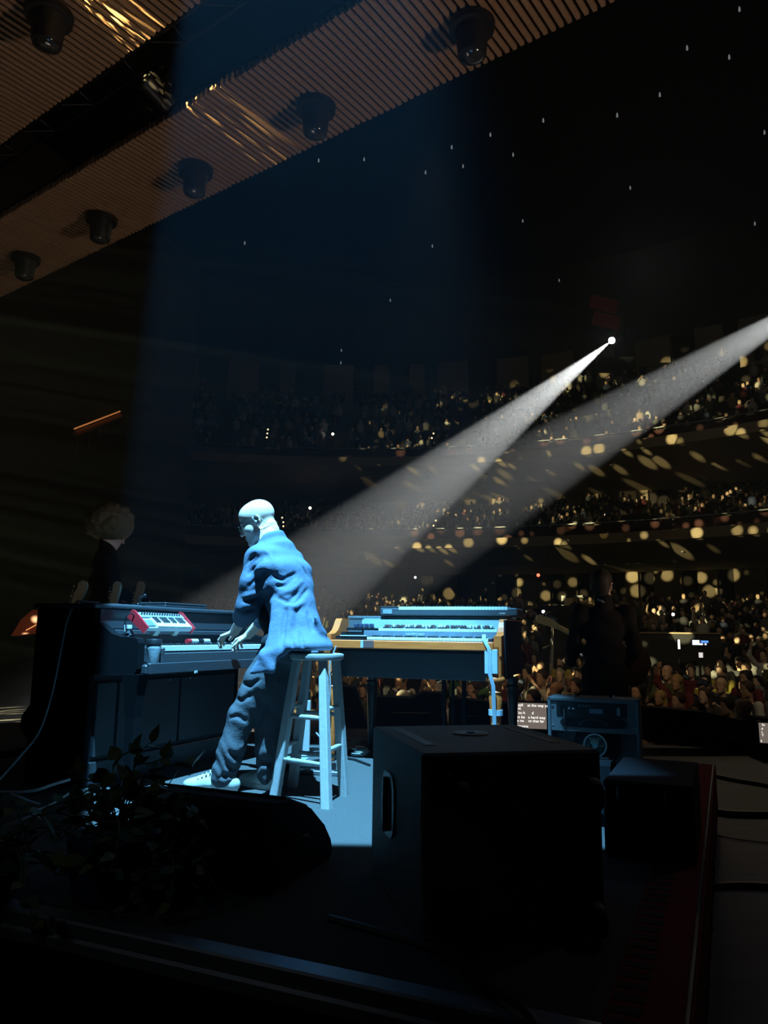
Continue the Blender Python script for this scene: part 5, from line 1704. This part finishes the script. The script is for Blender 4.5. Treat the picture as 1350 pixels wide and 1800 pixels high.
def crowd_variant(kind):
    """facing +Y, feet at 0"""
    S = SDF((-.5, -.3, .9), (.5, .55, 1.98), .021)
    head_sdf(S, V3(0, .02, 1.62), (0, 1, .05), V3(0, 0, 1), 1.08, ear=False, k=.02)
    S.cap(V3(0, 0, 1.56), V3(0, -.02, 1.42), .055, .06, .02)
    arms = {'still': (((-.20, 0, 1.40), (-.25, .02, 1.12), (-.20, .16, .96)), ((.20, 0, 1.40), (.25, .02, 1.12), (.20, .16, .96))),
            'clap': (((-.20, 0, 1.40), (-.26, .10, 1.15), (-.03, .30, 1.30)), ((.20, 0, 1.40), (.26, .10, 1.15), (.03, .30, 1.30))),
            'phone': (((-.20, 0, 1.40), (-.24, .18, 1.28), (-.05, .34, 1.58)), ((.20, 0, 1.40), (.24, .18, 1.28), (.05, .34, 1.58))),
            'raise': (((-.20, 0, 1.40), (-.27, .02, 1.12), (-.20, .16, .98)), ((.20, 0, 1.42), (.32, .08, 1.62), (.24, .14, 1.90)))}[kind]
    S.ell(V3(0, 0, 1.25), (.15, .08, .16), None, .03)
    for sh, el, wr in arms:
        S.chain([V3(*sh), V3(*el), V3(*wr)], [.045, .040, .030], .02)
        hd_ = unit(V3(*wr) - V3(*el))
        S.cap(V3(*wr), V3(*wr) + hd_ * .10, .040, .028, .02)
    me = S.mesh('crowd_body_' + kind, SKINS[0])
    S = SDF((-.5, -.3, .2), (.5, .55, 1.80), .024)
    for (z, rx, ry, rz) in ((1.36, .18, .10, .08), (1.20, .19, .12, .14), (1.02, .175, .115, .14), (.80, .17, .12, .2), (.5, .16, .12, .24)):
        S.ell(V3(0, 0, z), (rx, ry, rz), None, .05)
    for sh, el, wr in arms:
        e, w__ = V3(*el), V3(*wr)
        S.chain([V3(*sh), e, e * .6 + w__ * .4], [.075, .062, .052], .03)
    shirt = S.mesh('crowd_shirt_' + kind, CLOTHS[0][1])
    return me, shirt
VAR = {k_: crowd_variant(k_) for k_ in ('still', 'clap', 'phone', 'raise')}
def hair_variant(kind):
    S = SDF((-.22, -.25, 1.2), (.22, .25, 1.92), .021)
    c = V3(0, .02, 1.62)
    S.ell(c + V3(0, -.015, .055), (.098, .115, .100), None, .02)
    if kind == 'long':
        S.ell(c + V3(0, -.07, -.10), (.10, .06, .20), None, .03)
    if kind == 'cap':
        S.cap(c + V3(0, .06, .07), c + V3(0, .15, .055), .06, .05, .02)
    S.ell(c + V3(0, .13, -.04), (.085, .085, .095), None, .02, True)
    S.half((0, 0, 1.36 if kind == 'long' else 1.60), (0, .3, -1), .004)
    return S.mesh('crowd_hair_' + kind, HAIRS[0][1])
HAIRV = {k_: hair_variant(k_) for k_ in ('short', 'long', 'cap')}
def slot(o, m_):
    o.material_slots[0].link = 'OBJECT'
    o.material_slots[0].material = m_
rnd = random.Random(11)
ORD = ['first', 'second', 'third', 'fourth', 'fifth', 'sixth', 'seventh', 'eighth', 'ninth', 'tenth', 'eleventh', 'twelfth', 'thirteenth', 'fourteenth', 'fifteenth', 'sixteenth', 'seventeenth', 'eighteenth', 'nineteenth', 'twentieth', 'twenty-first', 'twenty-second', 'twenty-third', 'twenty-fourth', 'twenty-fifth', 'twenty-sixth']
rows = []
for ri in range(15):
    rr = 9.9 + ri * .84
    row = []
    a = -24 + (ri % 2) * 1.5
    while a < 66:
        aa = R_(a + rnd.uniform(-.3, .3))
        q = rr + rnd.uniform(-.12, .12)
        x, y = FC.x + q * math.sin(aa), FC.y + q * math.cos(aa)
        a += math.degrees(.68 / rr)
        if y < edge_y(x) + 1.15 + .25 * x / 6:
            continue
        if not (-.12 < x / y < .545):
            continue
        if 18.6 < y < 22.2 and .315 < x / y < .475:
            continue        # the mixing desk stands there
        if .20 < x / y < .245 and ri > 9:
            continue        # aisle
        if any(math.hypot(x - a_, y - b_) < .60 for r_ in rows[-1:] + [row] for a_, b_ in r_):
            continue
        row.append((x, y))
    if row:
        rows.append(sorted(row))
N_ = 0
for ri, row in enumerate(rows):
    for ci, (x, y) in enumerate(row):
        if rnd.random() < .05 or N_ >= 292:
            continue
        kind = rnd.choices(('still', 'clap', 'phone', 'raise'), (6, 2.2, 1.2, .6))[0]
        hk = rnd.choices(('short', 'long', 'cap', None), (5, 3.4, 1.4, .7))[0]
        cn, cm = rnd.choices(CLOTHS, (4, 3, 2, 1.5, 2.5, 2.2, 1.2, 1.2, .5, .6))[0]
        hn, hm = rnd.choices(HAIRS, (4, 4, 1.6, 1.3))[0]
        sm = rnd.choices(SKINS, (4, 4, 2, .7))[0]
        b_ = link('person', VAR[kind][0])
        slot(b_, sm)
        h_ = rnd.uniform(.88, 1.04)
        seat = 0.0 if ri < 6 else -.12
        b_.location = (x, y, zfloor(x, y) + seat - (.02 if seat else 0))
        tgt = Vector((-2.0 + rnd.uniform(-1.5, 1.5), 9, 0)) - Vector((x, y, 0))
        b_.rotation_euler = (0, 0, math.atan2(tgt.y, tgt.x) - math.pi / 2 + rnd.uniform(-.35, .35))
        b_.scale = (h_, h_, h_)
        s_ = link('shirt', VAR[kind][1], b_)
        slot(s_, cm)
        if hk:
            t_ = link('cap' if hk == 'cap' else 'hair', HAIRV[hk], b_)
            slot(t_, cm if hk == 'cap' else hm)
        what = {None: 'bald head', 'cap': cn + ' cap', 'short': 'short %s hair' % hn, 'long': 'long %s hair' % hn}[hk]
        pose = {'still': 'arms down', 'clap': 'clapping', 'phone': 'hands at face', 'raise': 'arm raised'}[kind]
        tag(b_, '%s top, %s, %s, %s row from stage, %s from left' % (cn, what, pose, ORD[ri], ORD[ci] if ci < len(ORD) else 'last'), 'person', 'standing audience in front of the stage')
        N_ += 1

# beyond them, and on the balconies: thousands too small to pick apart
def template(kind, rnd):
    m = MB()
    m.ball((0, 0, .62), (.085, .10, .12), 8, 0)
    m.ball((0, -.02, .66), (.092, .10, .10), 6, 1)
    m.lathe([(.16, 0), (.20, .12), (.21, .36), (.17, .46), (.06, .52)], n=7, mi=2)
    if kind == 1:
        for s_ in (-1, 1):
            m.tube([(s_ * .2, 0, .42), (s_ * .22, .22, .30), (s_ * .04, .30, .42)], .045, 5, 2)
            m.ball((s_ * .035, .31, .45), .05, 4, 0)
    if kind == 2:
        m.tube([(.2, 0, .42), (.27, .08, .62), (.22, .12, .86)], .042, 5, 2)
        m.ball((.21, .12, .90), .05, 4, 0)
    if kind == 3:
        for s_ in (-1, 1):
            m.tube([(s_ * .2, 0, .42), (s_ * .25, .06, .20), (s_ * .15, .25, .12)], .05, 5, 2)
    # several flat faces share a material slot: keep the slot per vertex for colouring
    vm = np.zeros(len(m.v), int)
    for f, mi in zip(m.f, m.m):
        for q in f:
            vm[q] = mi
    return np.array([tuple(p) for p in m.v], np.float32), m.f, vm
TEMPL = [template(k_, rnd) for k_ in range(4)]
CM = vcol_mat('crowd_clothes_and_skin')
def mass(name, spots, label, face, seed):
    rg_ = np.random.default_rng(seed)
    V, F, C, base = [], [], [], 0
    skin_c = np.array([(.60, .42, .31), (.5, .33, .23), (.36, .22, .14), (.18, .10, .07)])
    hair_c = np.array([(.012, .010, .009), (.05, .03, .018), (.30, .2, .09), (.25, .24, .22)])
    cl_c = np.array([(.012, .012, .013), (.04, .04, .045), (.02, .03, .07), (.12, .02, .025), (.17, .17, .17), (.55, .53, .48), (.07, .075, .03), (.3, .22, .14)])
    for (x, y, z) in spots:
        v, f, vm = TEMPL[rg_.choice(4, p=(.45, .25, .1, .2))]
        t = np.array(face) - (x, y)
        a = math.atan2(t[1], t[0]) - math.pi / 2 + rg_.uniform(-.5, .5)
        s_ = rg_.uniform(.9, 1.1)
        zz = z + (.42 if rg_.random() > .12 else .80)
        c_, n_ = math.cos(a), math.sin(a)
        p = v * s_
        V.append(np.stack([p[:, 0] * c_ - p[:, 1] * n_ + x, p[:, 0] * n_ + p[:, 1] * c_ + y, p[:, 2] + zz], -1))
        pal = np.stack([skin_c[rg_.choice(4, p=(.4, .35, .17, .08))], hair_c[rg_.choice(4, p=(.4, .35, .13, .12))], cl_c[rg_.choice(8, p=(.24, .18, .12, .08, .13, .13, .06, .06))]])
        C.append(pal[vm])
        F += [tuple(base + q for q in g_) for g_ in f]
        base += len(v)
    V = np.concatenate(V)
    me = bpy.data.meshes.new(name)
    me.from_pydata(V.tolist(), [], F)
    at_ = me.color_attributes.new('Col', 'FLOAT_COLOR', 'POINT')
    cc = np.ones((len(V), 4), np.float32)
    cc[:, :3] = np.concatenate(C)
    at_.data.foreach_set('color', cc.ravel())
    me.materials.append(CM)
    me.shade_smooth()
    o = link(name, me)
    o['kind'] = 'stuff'
    return tag(o, label, 'crowd')
sp_ = []
for ri in range(17):
    rr = 22.6 + ri * .82
    a = -25
    while a < 60:
        aa = R_(a + rnd.uniform(-.35, .35))
        q = rr + rnd.uniform(-.1, .1)
        x, y = FC.x + q * math.sin(aa), FC.y + q * math.cos(aa)
        a += math.degrees(.58 / rr)
        if math.hypot(x - HC.x, y - HC.y) > 35.2 or not (-.24 < x / y < .56) or rnd.random() < .1:
            continue
        if abs(x / y - .228) < .022:
            continue
        sp_.append((x, y, zfloor(x, y)))
mass('seated_crowd', sp_, 'seated crowd filling the raked lower bowl behind the standing audience', (-2, 9), 3)
for bi, B in enumerate(BAL):
    sp_ = []
    for k in range(B['rows']):
        rr = 28.45 + k * B['step']
        a = -31
        zz = B['z'] + .35 + k * B['rise']
        while a < 60:
            aa = a + rnd.uniform(-.2, .2)
            p = on_ring(rr + rnd.uniform(-.06, .06), aa, zz)
            a += math.degrees(.56 / rr)
            if rnd.random() < .10 or min(abs((aa + 26 + bi * 5) % 13 - 6), 9) < .8:
                continue
            sp_.append((p.x, p.y, p.z))
    mass('balcony_crowd', sp_, ('crowd seated on the lower balcony, between its rail and the column wall' if bi == 0 else 'crowd seated on the steep upper balcony'), (-2, 9), 5 + bi)

# ------------------------------------------------------------------ the mixing position in the crowd
fa, fb = at(1120, 1113, 20.6), at(1285, 1117, 20.0)
v = fb - fa
mz = zfloor((fa.x + fb.x) / 2, (fa.y + fb.y) / 2)
dk = thing('mixing_position', 'black-walled sound mixing position standing in the middle of the crowd', 'sound desk', ((fa.x + fb.x) / 2, (fa.y + fb.y) / 2 + .3, mz), math.atan2(v.y, v.x))
Ld = v.length
MB().box((0, .9, (fa.z - mz) / 2), (Ld, .06, fa.z - mz)).build('rear_wall', BLK, dk)
MB().box((0, .86, fa.z - mz + .02), (Ld, .12, .04)).build('wall_cap', HALL, dk)
MB().box((0, -.35, .35), (Ld * .8, .05, .70)).build('front_board', BLKF, dk)
MB().box((0, 0, .86), (Ld * .75, .8, .14), rot=Matrix.Rotation(R_(-6), 3, 'X'), bev=.02).build('console', BLKM, dk)
for x in (-.9, .9):
    MB().box((x, 0, .4), (.1, .6, .78)).build('console_leg', BLK, dk)
mb_ = dk
for (px0, px1, py0, py1, nm, col_, e_, lb) in ((1191, 1196, 1124, 1141, 'screen', (1, 1, .85), 1.3, 'narrow bright screen glowing in the mixing position'), (1216, 1243, 1125, 1134, 'screen', (.85, .92, 1), 1.2, 'wide white screen glowing in the mixing position'), (1230, 1244, 1126, 1130, 'screen', (.1, .3, 1), 1.4, 'blue screen glowing at the right of the mixing position'), (1228, 1236, 1147, 1156, 'screen', (1, .9, .9), .8, 'small lit screen low in the mixing position')):
    a_, b_ = at(px0, py0, 20.0), at(px1, py1, 20.0)
    t_ = thing(nm, lb, 'screen', ((a_.x + b_.x) / 2, 20.0 if col_[0] > .2 else 19.94, b_.z), .15)
    w__, h__ = b_.x - a_.x, a_.z - b_.z
    MB().box((0, .03, h__ / 2), (w__ + .03, .05, h__ + .03)).build('housing', BLK, t_)
    MB().box((0, .002, h__ / 2), (w__, .006, h__)).build('display', mat('screen_glow', (.02, .02, .02), .4, emit=e_, ecol=col_), t_)
    zb = mz + .93
    MB().tube([(0, .05, .0), (0, .05, zb - b_.z)], .02, 6).build('stand', BLK, t_)

# aisle handrails up the lower bowl
hr = thing('aisle_handrail', 'pale metal handrail posts climbing the aisle beside the guitarist', 'handrail')
for k in range(9):
    dep = 22.5 + k * .95
    x = .232 * dep - .34
    z = zfloor(x, dep)
    MB().tube([(x, dep, z), (x, dep, z + 1.05)], .030, 6).build('post', WHITE, hr)
    MB().tube([(x + .7, dep, z), (x + .7, dep, z + 1.05)], .024, 6).build('post', WHITE, hr)
for dx in (0, .7):
    pts = [(.232 * d_ - .34 + dx, d_, zfloor(.232 * d_ - .34 + dx, d_) + 1.05) for d_ in (22.5, 24.4, 26.3, 28.2, 30.1)]
    MB().tube(pts, .025, 6).build('rail', ALU, hr)

# ------------------------------------------------------------------ tiny lights among the audience
def dot(px, py, dep, col_, e_, r_, name, label, cat, group=None):
    p = at(px, py, dep)
    t_ = thing(name, label, cat, p, 0, group)
    MB().box((0, .012, -.02), (.08, .016, .16), bev=.004).build('body' if name == 'phone' else 'housing', BLK, t_)
    MB().ball((0, -.01, 0), r_, 8).build('lamp', mat(name + '_glow', (1, 1, 1), .4, emit=e_, ecol=col_), t_)
for px, py, dep, lb in ((1183, 1080, 24.5, 'phone with its torch lit in the lower bowl right of the guitarist'), (585, 763, 43, 'phone with its torch lit on the upper balcony above the pianist'), (545, 893, 41.5, 'phone with its torch lit on the lower balcony beside the pianist\'s head'), (730, 1015, 34, 'phone with its torch lit in the lower bowl above the organ'), (955, 1075, 24, 'phone with its torch lit beside the aisle handrail')):
    dot(px, py, dep, (1, .93, .8), 9, .05 if dep < 40 else .075, 'phone', lb, 'phone')
for px, py, dep, lb in ((946, 1011, 33, 'red pilot light in the lower bowl above the guitar headstock'), (1212, 902, 39, 'red pilot light on the lower balcony')):
    dot(px, py, dep, (1, .08, .04), 5, .075, 'pilot_light', lb, 'light')
for grp, P in (('aisle step lights on the upper balcony', [(471, 755, 41.5), (470, 762, 41.2), (469, 769, 41.0), (762, 762, 41.5), (759, 770, 41.2), (1061, 735, 42), (1056, 744, 41.5), (1050, 754, 41), (1045, 763, 40.5), (1037, 776, 40)]),
               ('aisle step lights on the lower balcony', [(496, 910, 42), (498, 918, 41.6), (498, 925, 41.2), (766, 915, 41.5), (762, 924, 41.2), (758, 934, 41), (1062, 905, 40.5), (1055, 915, 40.2), (1048, 928, 40)])):
    P_ = sorted(P, key=lambda q: (round(q[0] / 60), q[1]))
    seen_ = {}
    for px, py, dep in P_:
        k_ = round(px / 60)
        seen_.setdefault(k_, 0)
        seen_[k_] += 1
        ai = sorted({round(q[0] / 60) for q in P}).index(k_)
        dot(px, py, dep, (1, .72, .42), 1.6, .05, 'step_light', 'warm step light, %s down the %s aisle from left, %s' % (ORD[seen_[k_] - 1], ORD[ai], grp[len('aisle step lights on the '):]), 'light', grp)
